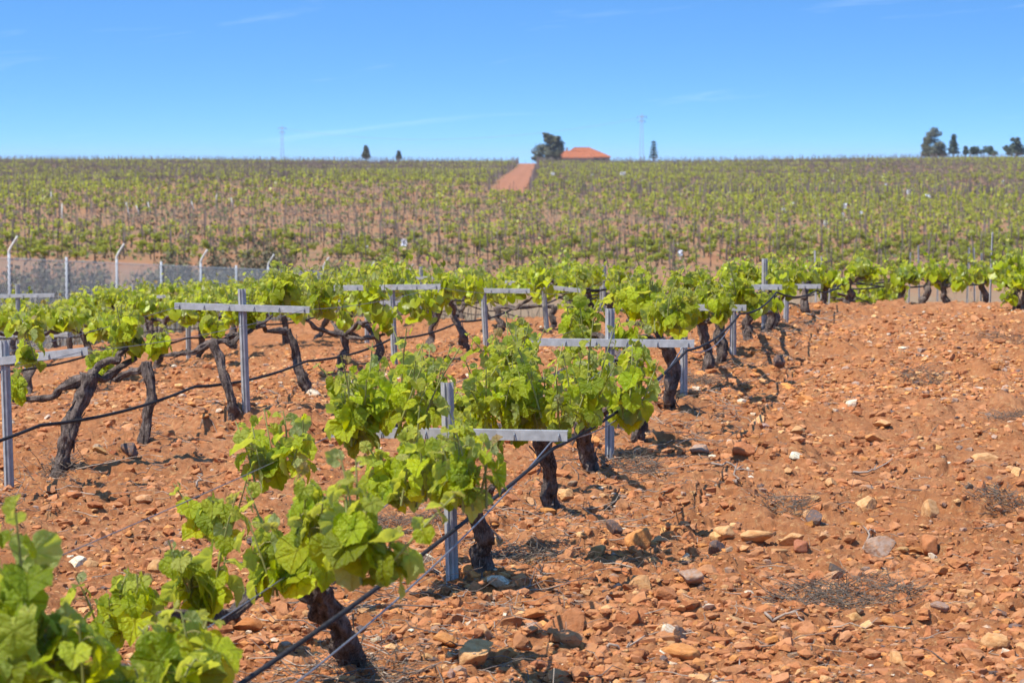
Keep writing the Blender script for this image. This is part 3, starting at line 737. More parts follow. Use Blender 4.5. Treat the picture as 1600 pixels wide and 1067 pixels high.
# ------------------------------------------------------------------ posts, wires and hoses of the near field
ENDS = {'front': [], 'second': [], 'third': []}
def posts():
    ang = -.15
    def P(row, label, px, py, h, az=None, al=.45, ar=.45, lean=(0, 0), tilt=0.0, wide=1.0):
        b = onground(px, py); t, e = trellis_post(label, b, h, az, al, ar, lean, tilt, ang, wide)
        if row and e: ENDS[row].append(e)
        return b
    P('front', 'galvanised post with wide crossarm, nearest of the front row', 706, 915, .76, .57, .44, .45, (-.025, 0), .0)
    P('front', 'galvanised post with long level crossarm, second of the front row', 952, 718, .765, .59, .41, .435, (0, 0), .0)
    P('front', 'galvanised post half hidden by leaves, third of the front row', 1068, 620, .66, .575, .40, .40)
    P('front', 'galvanised post with crossarm high in the leaves, fourth of the front row', 1145, 555, .60, .50, .36, .36)
    P('front', 'galvanised post at the crest end of the front row, fifth of that row', 1228, 501, .36, .30, .3, .3)
    P(None, 'tall galvanised post rising above the leaves near the end of the front row', 1194, 520, .58)
    P('second', 'tall galvanised post cut by the left picture edge, its crossarm tilted upwards', 13, 762, .71, .615, .45, .43, (-.02, 0), .12)
    P('second', 'galvanised post with slanting crossarm, second post of the second row', 384, 645, .72, .61, .40, .41, (-.03, 0), -.02)
    P('second', 'galvanised post with its crossarm at the very top, third of the second row', 616, 570, .56, .545, .42, .37, (-.04, 0), .02)
    P('second', 'short galvanised post under the leaves, fourth of the second row', 759, 541, .48, .46, .40, .40, (-.05, 0))
    P('second', 'short leaning galvanised post, fifth of the second row', 854, 515, .42, .40, .36, .36, (-.08, 0), -.1)
    P('third', 'galvanised post with level crossarm behind the first post of the second row', 43, 610, .60, .44, .42, .40, (-.03, 0), .02)
    P('third', 'galvanised post with slim crossarm in the third row, behind the slanting crossarm', 294, 559, .58, .44, .12, .42, (0, 0), .05)
    P('third', 'galvanised post of the third row standing in thick leaves', 573, 500, .46, .40, .35, .35)
    for i, (row, Y, lab) in enumerate([('fourth', 26.0, 'galvanised post with thin crossarm in the fourth row near the left edge'), ('fourth', 29.4, 'galvanised post in the leaves of the fourth row, second from the left edge'),
                                       ('third', 32.0, 'far galvanised post of the third row near the crest'), ('second', 29.5, 'galvanised post behind the fifth one of the second row'), ('second', 33.0, 'farthest galvanised post of the second row')]):
        c = ROWC[row]; trellis_post(lab, (rowx(c, Y), Y, 0), .82 if i == 0 else .66, .70 if i == 0 else .52, .4, .4, (0, 0), .02, ang)
    for i, (px, Y, h) in enumerate([(1284, 27.5, .75), (1296, 28.6, .7), (1276, 26.4, .7), (939, 29, .62), (1421, 28.2, .75), (1438, 28.8, .9), (1466, 30.2, .85), (1512, 27.6, .8), (1524, 29.5, .9), (1533, 28, .75), (1547, 27.0, 1.0)]):
        x = (px - CX) / F * Y
        trellis_post('thin bare steel stake in the cluster behind the crest' if i not in (3, 10) else ('tallest thin steel stake, just left of the bushy vine at the right edge' if i == 10 else 'thin bare steel stake in the leaves between the second and front rows'),
                     (x, Y, 0), h * .8, lean=(.03 * math.sin(i * 2.1), 0), rot=.4 * i, wide=.45, group='thin steel stakes behind the crest')
posts()

def lines():
    for row in ('front', 'second', 'third'):
        c = ROWC[row]; E = ENDS[row]
        for sd, nm in ((0, 'left'), (1, 'right')):
            if row == 'front' and sd: continue
            pts = [e[sd] for e in E]
            d = pts[0] - (pts[1] - pts[0]) * 1.5; d[2] = pts[0][2] - .06
            off = -.44 if sd == 0 else .44
            far = [np.array([rowx(c, y) + off, y, float(G(np.array([rowx(c, y) + off]), np.array([y]))[0]) + .48]) for y in (pts[-1][1] + 4, pts[-1][1] + 10, pts[-1][1] + 16)]
            cable('trellis_wire', 'thin grey wire along the outer end of the crossarms, %s side of the %s row' % (nm, row), 'wire', [d] + pts + far, .0017, M['wire'], 'trellis wires', 5, .03 if sd else .02)
    e = [q[1] for q in ENDS['front']]
    d = e[0] - (e[1] - e[0]) * 1.5; d[2] = e[0][2] - .12
    far = [np.array([rowx(2.148, y) + .3, y, float(G(np.array([rowx(2.148, y) + .3]), np.array([y]))[0]) + .22]) for y in (26, 31, 37, 44, 52)]
    cable('drip_hose', 'black irrigation hose slung along the right crossarm ends of the front row', 'hose', [d + [-.03, 0, -.02], e[0] + [-.02, 0, -.045]] + [q + [-.01, 0, -.035] for q in e[1:]] + far, .0068, M['hose'], 'irrigation hoses', 10, .045)
    q = [e[i] * .6 + ENDS['front'][i][0] * .4 + [0, -.01, -.02] for i in range(4)]; dq = q[0] - (q[1] - q[0]) * 1.5; dq[2] = q[0][2] - .16
    cable('trellis_wire', 'thin grey wire hooked near the middle of the crossarms of the front row', 'wire', [dq] + q, .0018, M['wire'], 'trellis wires', 5, .06)
    d2 = d + [-.05, 0, -.10]
    cable('slack_wire', 'slack grey wire looping below the hose of the front row', 'wire', [d2, e[0] + [-.03, -.02, -.02], e[1] + [-.03, 0, -.02], e[2] + [-.02, 0, -.02]], .0028, M['wire'], None, 6, .11)
    def hose(row, y0, y1, off, zs, lab):
        c = ROWC[row]; ys = np.arange(y0, y1, 2.3); P = []
        for i, y in enumerate(ys):
            x = rowx(c, y) + off; P.append([x, y, float(G(np.array([x]), np.array([y]))[0]) + np.interp(y, [y0, y0 + 7, y1], zs)])
        cable('drip_hose', lab, 'hose', P, .0088, M['hose'], 'irrigation hoses', 8, .035, 8)
    hose('second', 10.0, 58, .10, (.32, .20, .26), 'black irrigation hose tied to the trunks of the second row')
    hose('third', 16, 58, .05, (.26, .24, .28), 'black irrigation hose tied to the trunks of the third row')
    hose('fourth', 23, 60, .05, (.26, .26, .3), 'black irrigation hose tied to the trunks of the fourth row')
    hose('fifth', 29, 60, .05, (.26, .26, .3), 'black irrigation hose tied to the trunks of the fifth row')
    for i, (y, dz, lab) in enumerate([(28.3, .30, 'lowest black hose running across behind the crest'), (29.2, .42, 'middle black hose running across behind the crest'), (30.0, .36, 'far black hose running across behind the crest'), (30.6, .5, 'highest black hose running across behind the crest')]):
        P = []
        for x in np.arange(-1.6, 6.3, .9):
            yy = y + .12 * math.sin(x * 1.7 + i) - .10 * (x - 3) * (1 if x > 4 else 0); P.append([x, yy, float(G(np.array([x]), np.array([yy]))[0]) + dz + .05 * math.sin(x * 2.3 + i * 2)])
        cable('drip_hose', lab, 'hose', P, .010, M['hose'], 'irrigation hoses', 6, .05, 6)
lines()

# ------------------------------------------------------------------ stones
def ico(sub):
    import bmesh
    bm = bmesh.new(); bmesh.ops.create_icosphere(bm, subdivisions=sub, radius=1)
    bm.verts.ensure_lookup_table()
    V = np.array([v.co[:] for v in bm.verts]); Fc = np.array([[v.index for v in f.verts] for f in bm.faces]); bm.free()
    return V, Fc
ICO3, ICO2, ICO1 = ico(4), ico(2), ico(1)
def stone_shape(V, rng, cuts=9, amp=.35, fine=.05):
    n = np.random.default_rng(int(rng.integers(1e9)))
    P = V * (1 + amp * noise3(V[:, 0] * 1.3 + 5, V[:, 1] * 1.3, V[:, 2] * 1.3, int(rng.integers(1e6))) * 1.6)[:, None]
    for _ in range(cuts):
        d = n.normal(0, 1, 3); d /= np.linalg.norm(d); k = n.uniform(.38, .85)
        s = P @ d; ex = np.maximum(s - k, 0); P = P - d * (ex * .98)[:, None]
    P = P * (1 + fine * 2 * noise3(P[:, 0] * 6, P[:, 1] * 6, P[:, 2] * 6, int(rng.integers(1e6))))[:, None]
    return P / np.abs(P).max(0)
SPROTO = []
for i in range(10):
    rr = np.random.default_rng(50 + i); mb = MB(); mb.add(stone_shape(ICO3[0], rr), ICO3[1])
    o = mb.build('stone', M['stone'], smooth=True); SPROTO.append(o.data); bpy.data.objects.remove(o)
TAN, ORANGE, GREY, DARK, PALE, RED = (.69, .39, .17), (.68, .30, .095), (.42, .29, .21), (.14, .105, .095), (.80, .66, .48), (.50, .20, .078)
def stone(x, y, sx, sy, sz, col, rot, label, group, sink=.35, k=None):
    o = bpy.data.objects.new('stone', SPROTO[(k if k is not None else int(abs(x * 997 + y * 131))) % 10]); COL.objects.link(o)
    o.scale = (sx, sy, sz); o.rotation_euler = (.25 * math.sin(rot * 3), .25 * math.cos(rot * 5), rot); o.location = (x, y, g1(x, y) + sz * (1 - sink) - sz * .35)
    o.color = (*col, 1); return tag(o, label, 'stone', group)
def stones():
    named = [(996, 838, 40, 34, ORANGE, 'bright orange stone standing upright beside the vine shadows'), (781, 914, 44, 22, PALE, 'pale cream stone in front of the nearest galvanised post'),
             (738, 1022, 62, 44, TAN, 'large tan boulder casting a black shadow near the bottom edge'), (1536, 717, 42, 15, TAN, 'flat tan slab propped above its shadow near the right edge'),
             (1276, 809, 34, 24, DARK, 'dark grey volcanic stone in the middle of the path'), (1376, 853, 48, 34, GREY, 'big rough grey stone lying on the path beside a dry stick'),
             (1080, 902, 44, 26, GREY, 'grey tan stone on the left side of the path'), (1060, 1022, 62, 30, ORANGE, 'wide flat orange stone near the bottom edge of the path'),
             (1456, 853, 42, 32, RED, 'rounded reddish stone right of the big grey one'), (1557, 1000, 52, 32, TAN, 'pinkish tan stone near the bottom right corner'),
             (1350, 786, 38, 18, TAN, 'wedge of tan stone above the dark volcanic one'), (1299, 754, 24, 18, TAN, 'small squarish tan stone on the path'),
             (1042, 985, 24, 15, PALE, 'small pale stone touching a dark pebble'), (1063, 992, 22, 20, DARK, 'dark pebble touching a small pale stone'),
             (1332, 632, 20, 14, PALE, 'pale flat stone on the upper path above its shadow'), (884, 975, 76, 44, RED, 'big lump of red earth in front of the shadows'),
             (958, 824, 26, 26, DARK, 'dark stone standing in the vine shadow'), (692, 1000, 44, 18, ORANGE, 'long flat orange stone left of the large tan boulder'),
             (1135, 832, 44, 22, TAN, 'pale tan stone in the middle left of the path, next to a longer one'), (1180, 836, 56, 18, TAN, 'long pale tan stone lying beside a rounder one'),
             (1186, 657, 30, 18, TAN, 'tan stone on the upper path'), (1382, 662, 32, 12, TAN, 'low flat tan stone on the upper path'), (1452, 797, 28, 28, TAN, 'round tan stone right of the dark volcanic one'),
             (1120, 855, 34, 24, DARK, 'brownish grey round stone left of the path'), (918, 690, 40, 26, ORANGE, 'orange stone behind the end of the nearest crossarm'), (1040, 930, 44, 20, RED, 'reddish flat stone next to the grey tan stone'),
             (1456, 869, 14, 14, PALE, 'small white stone under the rounded reddish one'), (1215, 565, 22, 22, DARK, 'dark stump-like stone on the upper path next to the vine row'),
             (205, 705, 34, 24, DARK, 'dark stone at the foot of the slim grapevine in the second row'), (1575, 1022, 30, 14, PALE, 'pale sliver of stone in the bottom right corner'),
             (1090, 700, 40, 18, GREY, 'grey flat stone among dead twigs by the front row'), (1240, 845, 40, 20, TAN, 'tan stone lying left of the big grey one')]
    for i, (px, py, wp, hp, col, lab) in enumerate(named):
        b = onground(px, py + hp * .35); s = b[1] / F
        stone(b[0], b[1], wp * s * .56, wp * s * .45, hp * s * .62, col, i * 1.3, lab, None, .3, i)
    rng = np.random.default_rng(77); n = 0; lab = {0: ('tan stone', TAN), 1: ('orange stone', ORANGE), 2: ('grey stone', GREY), 3: ('red earth stone', RED), 4: ('pale stone', PALE), 5: ('dark stone', DARK)}
    while n < 262:
        px = rng.uniform(0, 1640); py = rng.uniform(560, 1066)
        if px < 520 and rng.uniform() < .55: continue
        b = onground(px, py); k = rng.choice(6, p=[.40, .28, .07, .19, .04, .02]); nm, col = lab[k]
        r = min(.019 + rng.exponential(.0125), .065)
        if py > 850: r = min(r, .05)
        col = tuple(np.clip(np.array(col) * rng.uniform(.75, 1.2) + rng.normal(0, .012, 3), .02, .8))
        stone(b[0], b[1], r * rng.uniform(.8, 1.4), r * rng.uniform(.7, 1.1), r * rng.uniform(.45, .8), col, rng.uniform(0, 6.28),
              'loose %s lying on the red soil' % nm, 'loose %ss on the red soil' % nm, rng.uniform(.35, .85))
        n += 1
stones()

def rubble():
    """pebbles and clods nobody could count"""
    rng = np.random.default_rng(5)
    vs = [stone_shape(ICO1[0], rng, 7, .55) for _ in range(14)]
    vb = [stone_shape(ICO2[0], rng, 9, .85, .16) for _ in range(12)]
    for name, n, lo, sc, big in (('gravel', 36000, .0045, .0058, False), ('soil_clods', 14000, .010, .011, True)):
        py = 560 + (1067 - 545) * rng.uniform(0, 1, n * 2) ** .75 if not big else rng.uniform(500, 1067, n * 2)
        px = rng.uniform(-120, 2100, n * 2)
        # scatter on the ground itself, denser towards the camera
        Y = 1.75 * F / (py - 185); X = (px - CX) / F * Y
        if not big:
            pf = rng.uniform(466, 620, 34000); xf = rng.uniform(-20, 1700, 34000); Yf = 1.75 * F / (pf - 185)
            Y = np.concatenate([Yf, Y]); X = np.concatenate([(xf - CX) / F * Yf, X]); n += 26000
        keep = rng.uniform(0, 1, len(X)) < np.where(X < .2 * Y - 2.6, .7, 1); X, Y = X[keep][:n], Y[keep][:n]
        cl = .5 + 1.1 * fbm2(X, Y, 1.6, 2, 71); ok = rng.uniform(0, 1, len(X)) < np.clip(cl + .25, .12, 1); X, Y = X[ok], Y[ok]
        Z = GD(X, Y); m = len(X)
        r = np.minimum((lo + rng.exponential(sc, m)) * (1 + .75 * np.clip((Y - 11) / 8, 0, 1)), .040 if big else .030)
        mb = MB(); src, Fc = (vb, ICO2[1]) if big else (vs, ICO1[1])
        if big: cols = np.array([(.46, .18, .072), (.53, .235, .105), (.40, .145, .056), (.53, .25, .115)]); pk = rng.choice(4, m)
        else: cols = np.array([TAN, ORANGE, GREY, RED, PALE, DARK, (.50, .20, .085)]); pk = rng.choice(7, m, p=[.17, .20, .08, .24, .02, .03, .26])
        tint = np.clip(cols[pk] * rng.uniform(.7, 1.2, m)[:, None], .02, .8)
        for kk in range(len(src)):
            idx = np.arange(kk, m, len(src)); V = src[kk]; nv = len(V)
            a = rng.uniform(0, 6.28, len(idx)); S = r[idx][:, None] * np.stack([rng.uniform(.8, 1.4, len(idx)), rng.uniform(.7, 1.1, len(idx)), rng.uniform(.5, .95, len(idx)) if big else rng.uniform(.45, .8, len(idx))], 1)
            W = V[None] * S[:, None]; ca, sa = np.cos(a)[:, None], np.sin(a)[:, None]
            W = np.stack([W[..., 0] * ca - W[..., 1] * sa, W[..., 0] * sa + W[..., 1] * ca, W[..., 2]], -1)
            W = W + np.stack([X[idx], Y[idx], Z[idx] + S[:, 2] * (0.0 if big else .05)], 1)[:, None]
            mb.add(W.reshape(-1, 3), (Fc[None] + np.arange(len(idx))[:, None, None] * nv).reshape(-1, 3), 0, np.repeat(tint[idx], nv, 0))
        tag(mb.build(name, M['rubble'], smooth=False), 'orange and tan %s strewn over the red soil' % ('pebbles' if not big else 'crumbled clods'), name.replace('_', ' '), None, 'stuff')
rubble()

def twigs():
    rng = np.random.default_rng(9)
    def stick(mb, x, y, ln, r, up, col, z0=0):
        a = rng.uniform(0, 6.28); d = np.array([math.cos(a), math.sin(a), up]); d /= np.linalg.norm(d)
        n = 5; u = np.linspace(0, 1, n)[:, None]; P = d * ln * u + rng.normal(0, ln * .07, (n, 3)) * u
        P[:, 0] += x; P[:, 1] += y
        zz = GD(P[:, 0], P[:, 1]); P[:, 2] = np.maximum(P[:, 2] + g1(x, y) + z0, zz + r * 1.2)
        tube(mb, P, np.linspace(r, r * .5, n), 4, 0, col)
    cols = [(.20, .155, .125), (.13, .095, .075), (.36, .28, .21), (.26, .19, .14), (.45, .36, .27)]
    mb = MB()
    for c, wgt, y0, y1 in ((2.05, 2300, 7.4, 24), (4.84, 900, 11, 24), (7.5, 260, 17, 26)):
        for _ in range(wgt):
            y = y0 + (y1 - y0) * rng.uniform() ** 1.4; x = rowx(c, y) + rng.normal(0, .26)
            stick(mb, x, y, rng.exponential(.07) + .03, rng.uniform(.0012, .0034), rng.uniform(0, .35), cols[rng.integers(5)])
    for _ in range(1300):
        py = rng.uniform(520, 1067); px = rng.uniform(-50, 1650); Y = 1.75 * F / (py - 185); X = (px - CX) / F * Y
        stick(mb, X, Y, rng.exponential(.06) + .03, rng.uniform(.001, .003), rng.uniform(0, .25), cols[rng.integers(5)])
    tag(mb.build('dry_twig_litter', M['twig']), 'dry twigs and prunings littering the soil under the vine rows', 'twig litter', None, 'stuff')
    # countable dead things
    for i, (px, py, wd, dn, lab) in enumerate([(1345, 935, .21, 330, 'wide flattened clump of dead grey weed on the path near the bottom'), (1270, 945, .16, 200, 'smaller dead weed clump left of the wide one'),
                                             (1560, 785, .12, 150, 'dead weed tuft near the right edge'), (1590, 655, .22, 200, 'grey dead branch pile at the right edge of the path'), (1440, 590, .16, 160, 'dark dead weed patch on the upper path'),
                                             (1090, 598, .20, 260, 'heap of dry twigs at the foot of the front row near the third post'), (640, 815, .2, 240, 'tangle of dry twigs under the front row beside the nearest post'),
                                             (985, 735, .16, 200, 'grey twig tangle at the foot of the second post of the front row'), (820, 872, .18, 220, 'dead brush right of the nearest post foot'), (140, 610, .24, 200, 'grey brush behind the leaning trunk of the second row'),
                                             (90, 735, .12, 120, 'dry weeds at the foot of the thick leaning trunk'), (560, 1050, .16, 160, 'frayed dry weeds round the lowest trunk of the front row'), (1230, 790, .12, 120, 'thin dead weed beside the dark volcanic stone'), (1560, 530, .2, 140, 'dark weed patch below the bushy vine at the right edge')]):
        b = onground(px, py); m2 = MB()
        for _ in range(dn):
            a = rng.uniform(0, 6.28); q = math.sqrt(rng.uniform())
            stick(m2, b[0] + math.cos(a) * wd * q, b[1] + math.sin(a) * wd * q * 1.3, rng.uniform(.03, .13), rng.uniform(.0008, .0022), rng.uniform(.05, .55), [(.11, .085, .065), (.16, .125, .095), (.24, .19, .14)][rng.integers(3)], rng.uniform(0, .03))
        o = m2.build('dead_weed_clump', M['twig']); tag(o, lab, 'dead weeds', 'dead weed clumps on the near soil')
    for i, (px, py, ln, ang, lab) in enumerate([(1355, 850, .2, 1.0, 'dry stick leaning on the big grey stone'), (1225, 975, .17, -.5, 'forked grey stick on the lower path'), (970, 1015, .16, .4, 'brown twig near the bottom of the path'), (1148, 760, .10, 1.3, 'short dark stub sticking out of the path'),
                                             (1145, 730, .22, .1, 'pinkish dead branch on the path left of the tan stones'), (1280, 500, .5, -.8, 'long pale stick on the path just below the crest'), (310, 770, .08, 1.4, 'thin upright twig between the rows'), (1360, 740, .26, .4, 'thin grey stick lying across the upper path'), (1150, 1050, .2, .7, 'pale forked twig at the bottom edge')]):
        b = onground(px, py); m2 = MB(); up = 1.5 if 'upright' in lab or 'stub' in lab else .05
        d = np.array([math.cos(ang), math.sin(ang) * 1.0, up]); d /= np.linalg.norm(d)
        u = np.linspace(0, 1, 9)[:, None]; P = np.array([b[0], b[1], 0]) + d * ln * (u - (0 if up > 1 else .5)) + rng.normal(0, .008, (9, 3))
        P[:, 2] += GD(P[:, 0], P[:, 1]) + .012
        tube(m2, P, np.linspace(.006, .0025, 9), 6, 0, (.36, .28, .215), bark=.3)
        q = P[5]; e = np.array([math.cos(ang + .8), math.sin(ang + .8), .35]) * ln * .3
        tube(m2, np.array([q, q + e * .5, q + e + [0, 0, -.004]]), [.0035, .003, .0015], 5, 0, (.33, .26, .2))
        tag(m2.build('dead_stick', M['twig']), lab, 'stick', None)
twigs()

# ------------------------------------------------------------------ litter beside the left rows
def left_things():
    b = onground(160, 512, 15, 45)
    t = empty('wooden_crate', b); tag(t, 'dark brown wooden crate standing behind the third row near the left edge', 'crate')
    X = 1.0
    mb = MB()
    for i in range(3): box(mb, (0, 0, .05 + i * .085), (.23, .011, .037))
    mb.build('front_panel', M['wood'], t, smooth=False)
    mb = MB()
    for i in range(3): box(mb, (0, .3, .05 + i * .085), (.23, .011, .037))
    mb.build('back_panel', M['wood'], t, smooth=False)
    for s in (-1, 1):
        mb = MB()
        for i in range(3): box(mb, (s * .2225, .15, .05 + i * .085), (.0075, .136, .037))
        mb.build('side_panel', M['wood'], t, smooth=False)
    mb = MB(); box(mb, (0, .15, .012), (.214, .136, .008)); mb.build('bottom', M['wood'], t, smooth=False)
    for s in (-1, 1):
        for yy in (.02, .28):
            mb = MB(); box(mb, (s * .205, yy, .15), (.0095, .008, .14)); mb.build('corner_batten', M['wood'], t, smooth=False)
    b = onground(85, 520, 15, 45)
    t = empty('plastic_jug', b + np.array([0, 0, .02])); tag(t, 'white and blue plastic container left on the ground behind the third row', 'plastic container')
    def lathe(prof, seg=20):
        a = np.linspace(0, 2 * np.pi, seg, endpoint=False); V = np.array([[r * math.cos(q), r * math.sin(q) * .8, z] for r, z in prof for q in a])
        i = np.arange(len(prof) - 1)[:, None] * seg; j = np.arange(seg)[None]; j2 = (j + 1) % seg
        return V, np.stack([i + j, i + j2, i + seg + j2, i + seg + j], -1).reshape(-1, 4)
    mb = MB(); mb.add(*lathe([(0, 0), (.085, .002), (.092, .02), (.092, .15), (.085, .18), (.045, .215), (.028, .225), (.028, .25)])); mb.build('body', M['white'], t)
    mb = MB(); mb.add(*lathe([(.031, .235), (.033, .238), (.033, .268), (.028, .275), (0, .276)])); mb.build('cap', M['blue'], t)
    mb = MB(); mb.add(*lathe([(.0935, .05), (.0945, .052), (.0945, .125), (.0935, .127)])); mb.build('label_band', M['blue'], t)
    mb = MB(); tube(mb, spline([(.07, 0, .17), (.11, 0, .20), (.10, 0, .245), (.03, 0, .24)], 12), .009, 6); mb.build('handle', M['white'], t)
left_things()

# ------------------------------------------------------------------ chain link fence on the left
def fence():
    pos = lambda px: 44.0 * 1366 / (1380 - px)
    Y0 = pos(-170); n = 22; step = 3.12
    P0 = np.array([-8.646, 44.0]); P1y = pos(500); P1 = np.array([(500 - CX) / F * P1y, P1y]); d = (P1 - P0) / np.linalg.norm(P1 - P0)
    ztop = lambda s: np.interp(s, [0, np.linalg.norm(P1 - P0)], [at(14, 402, 44)[2], at(500, 424, P1y)[2]]) if s >= 0 and s <= 25 else (at(14, 402, 44)[2] + s * (at(500, 424, P1y)[2] - at(14, 402, 44)[2]) / np.linalg.norm(P1 - P0))
    t = empty('chain_link_fence', (P0[0], P0[1], float(G(P0[:1], P0[1:])[0]))); base = np.array(t.location)
    tag(t, 'grey chain link fence with bent-top posts running downhill behind the vines', 'fence')
    S = [-6.24 + step * i for i in range(15)]
    tp, bt = [], []
    for i, s in enumerate(S):
        q = P0 + d * s; g = float(G(q[:1], q[1:])[0]); zt = ztop(s); tp.append([*q, zt]); bt.append([*q, g])
        mb = MB()
        tall = (i % 2 == 0)
        tube(mb, np.array([[*q, g - .2], [*q, (g + zt) / 2], [*q, zt + (.06 if tall else .05)]]), .027 if tall else .025, 10)
        p = mb.build('post', M['fpost'], t, loc=base)
        if tall:
            mb = MB(); z = zt + .06
            tube(mb, spline([[*q, z - .02], [q[0] + .012, q[1], z + .07], [q[0] + .15, q[1], z + .30]], 10), np.linspace(.027, .020, 10), 8); mb.build('bent_arm', M['paint'], p, loc=base)
    tp, bt = np.array(tp), np.array(bt); off = np.array([d[1], -d[0], 0]) * .032
    for frac in (.02, .5, .98):
        mb = MB(); tube(mb, bt + off + (tp - bt) * frac, .0035, 4); mb.build('tension_wire', M['mesh'], t, loc=base)
    # woven wire: zigzag strands, each strand crossing the next
    mb = MB(); pitch = .10; Ls = np.array(S); tot = Ls[-1] - Ls[0]; ns = int(tot / pitch)
    top_at = lambda s: np.stack([np.interp(s, Ls, tp[:, k]) for k in range(3)], 1) + off
    bot_at = lambda s: np.stack([np.interp(s, Ls, bt[:, k]) for k in range(3)], 1) + off
    nz = 26
    for dirn in (1, -1):
        s0 = Ls[0] + pitch * np.arange(-25, ns + 25); s1 = s0 + dirn * 1.7
        u = np.linspace(0, 1, 5)
        for a, b in zip(s0, s1):
            ss = a + (b - a) * u; m = (ss >= Ls[0]) & (ss <= Ls[-1])
            if m.sum() < 2: continue
            ss, uu = ss[m], u[m]; A = bot_at(ss); B = top_at(ss); Q = A + (B - A) * uu[:, None] + off * .05 * dirn
            tube(mb, Q, .0035, 3, cap=False)
    mb.build('wire_mesh', M['mesh'], t, loc=base)
fence()

# ------------------------------------------------------------------ far field: staked vines on the opposite slope
def far_density(X, Y):
    t = X / Y
    d = .62 + .95 * fbm2(X, Y * .8, .03, 3, 81) + .45 * noise2(X / 6, Y / 9, 83)
    bare = np.exp(-((t + .115) / .05) ** 2 - ((Y - 292) / 72) ** 2)
    band = noise2(Y / 13.0 + X * .006, X / 60.0, 87)
    d = d + .55 * band - .50 * bare
    d = d - .5 * np.exp(-((t + .15) / .03) ** 2 - ((Y - 218) / 12) ** 2)
    d = d - .30 * np.clip((170 - Y) / 30, 0, 1) * (t > -.04)
    d = d + .25 * np.exp(-((Y - 255) / 40) ** 2) * (t > -.03)
    d = d - .22 * np.clip((Y - 330) / 90, 0, 1)
    return np.clip(d, .05, 1)
def track_mask(X, Y):
    cxl, wd, ys = TRK; c = np.interp(Y, ys, cxl); w_ = np.interp(Y, ys, wd)
    return (np.abs(X - c) < w_ + .6) & (Y > 280)
def far_points(dy, dx, seed, jit):
    rng = np.random.default_rng(seed); out = []
    y = 141.0
    while y < 596:
        hw = .235 * y; xs = np.arange(-hw, hw, dx) + rng.uniform(0, dx)
        slope = .10 * np.sin(y / 50.0)
        yy = y + xs * -.07 + rng.normal(0, jit, len(xs)); xx = xs + rng.normal(0, jit * 1.5, len(xs))
        out.append(np.stack([xx, yy], 1)); y += dy * (1 + .12 * (y > 330))
    P = np.concatenate(out); ok = (P[:, 1] > 139 + 16 * np.clip((-P[:, 0] - 2) / 8, 0, 1)) & ~track_mask(P[:, 0], P[:, 1]) & (P[:, 1] < 598)
    a = R(38); g0 = np.arange(-260, 260, dx * .8); g1_ = np.arange(-260, 260, dy * 1.25); U, W = np.meshgrid(g0, g1_)
    U = U.ravel() + rng.normal(0, jit, U.size); W = W.ravel() + rng.normal(0, jit * .7, W.size)
    Q = np.stack([U * math.cos(a) + W * math.sin(a) - 30, 330 - U * math.sin(a) + W * math.cos(a)], 1)
    blk = lambda p: (p[:, 0] < -.025 * p[:, 1]) & (p[:, 0] > -.235 * p[:, 1]) & (p[:, 1] > 232 - .12 * p[:, 0]) & (p[:, 1] < 440)
    P = np.concatenate([P[~blk(P)], Q[blk(Q)]]); ok = (P[:, 1] > 139 + 16 * np.clip((-P[:, 0] - 2) / 8, 0, 1)) & ~track_mask(P[:, 0], P[:, 1]) & (P[:, 1] < 598)
    # a cross lane where the block changes
    lane = np.abs(P[:, 1] - 283 - .05 * P[:, 0]) < 2.4
    return P[ok & ~lane]
def quads(C_, S, N_, rng, aspect=1.0):
    k = len(C_); a = rng.normal(0, 1, (k, 3)); a -= N_ * np.sum(a * N_, 1)[:, None]; a /= np.linalg.norm(a, axis=1)[:, None] + 1e-9; b = np.cross(N_, a)
    s = S[:, None]; j = rng.uniform(.6, 1.25, (4, k, 1))
    V = np.stack([C_ + a * s * j[0], C_ + b * s * j[1] * aspect, C_ - a * s * j[2], C_ - b * s * j[3] * aspect], 1)
    return V.reshape(-1, 3), (np.arange(k)[:, None] * 4 + np.arange(4)[None])
def crown_quads(mb, cen, rx, rz, n, size, rng, mat=0, base=LEAF, var=.25):
    u = rng.normal(0, 1, (n, 3)); u /= np.linalg.norm(u, axis=1)[:, None]; u *= rng.uniform(.35, 1, n)[:, None] ** .6
    Cc = cen + u * np.array([rx, rx * .8, rz]); Nn = u * np.array([1, 1, .8]) + [0, 0, .6] + rng.normal(0, .5, (n, 3)); Nn /= np.linalg.norm(Nn, axis=1)[:, None]
    V, Fq = quads(Cc, size * rng.uniform(.6, 1.3, n), Nn, rng)
    T = np.clip(np.asarray(base)[None] * (1 + rng.normal(0, var, n))[:, None] * np.where(rng.uniform(0, 1, n) < .3, .62, 1)[:, None], .01, .8)
    mb.add(V, Fq, mat, np.repeat(T, 4, 0))
FLEAF = np.array([.32, .36, .045])
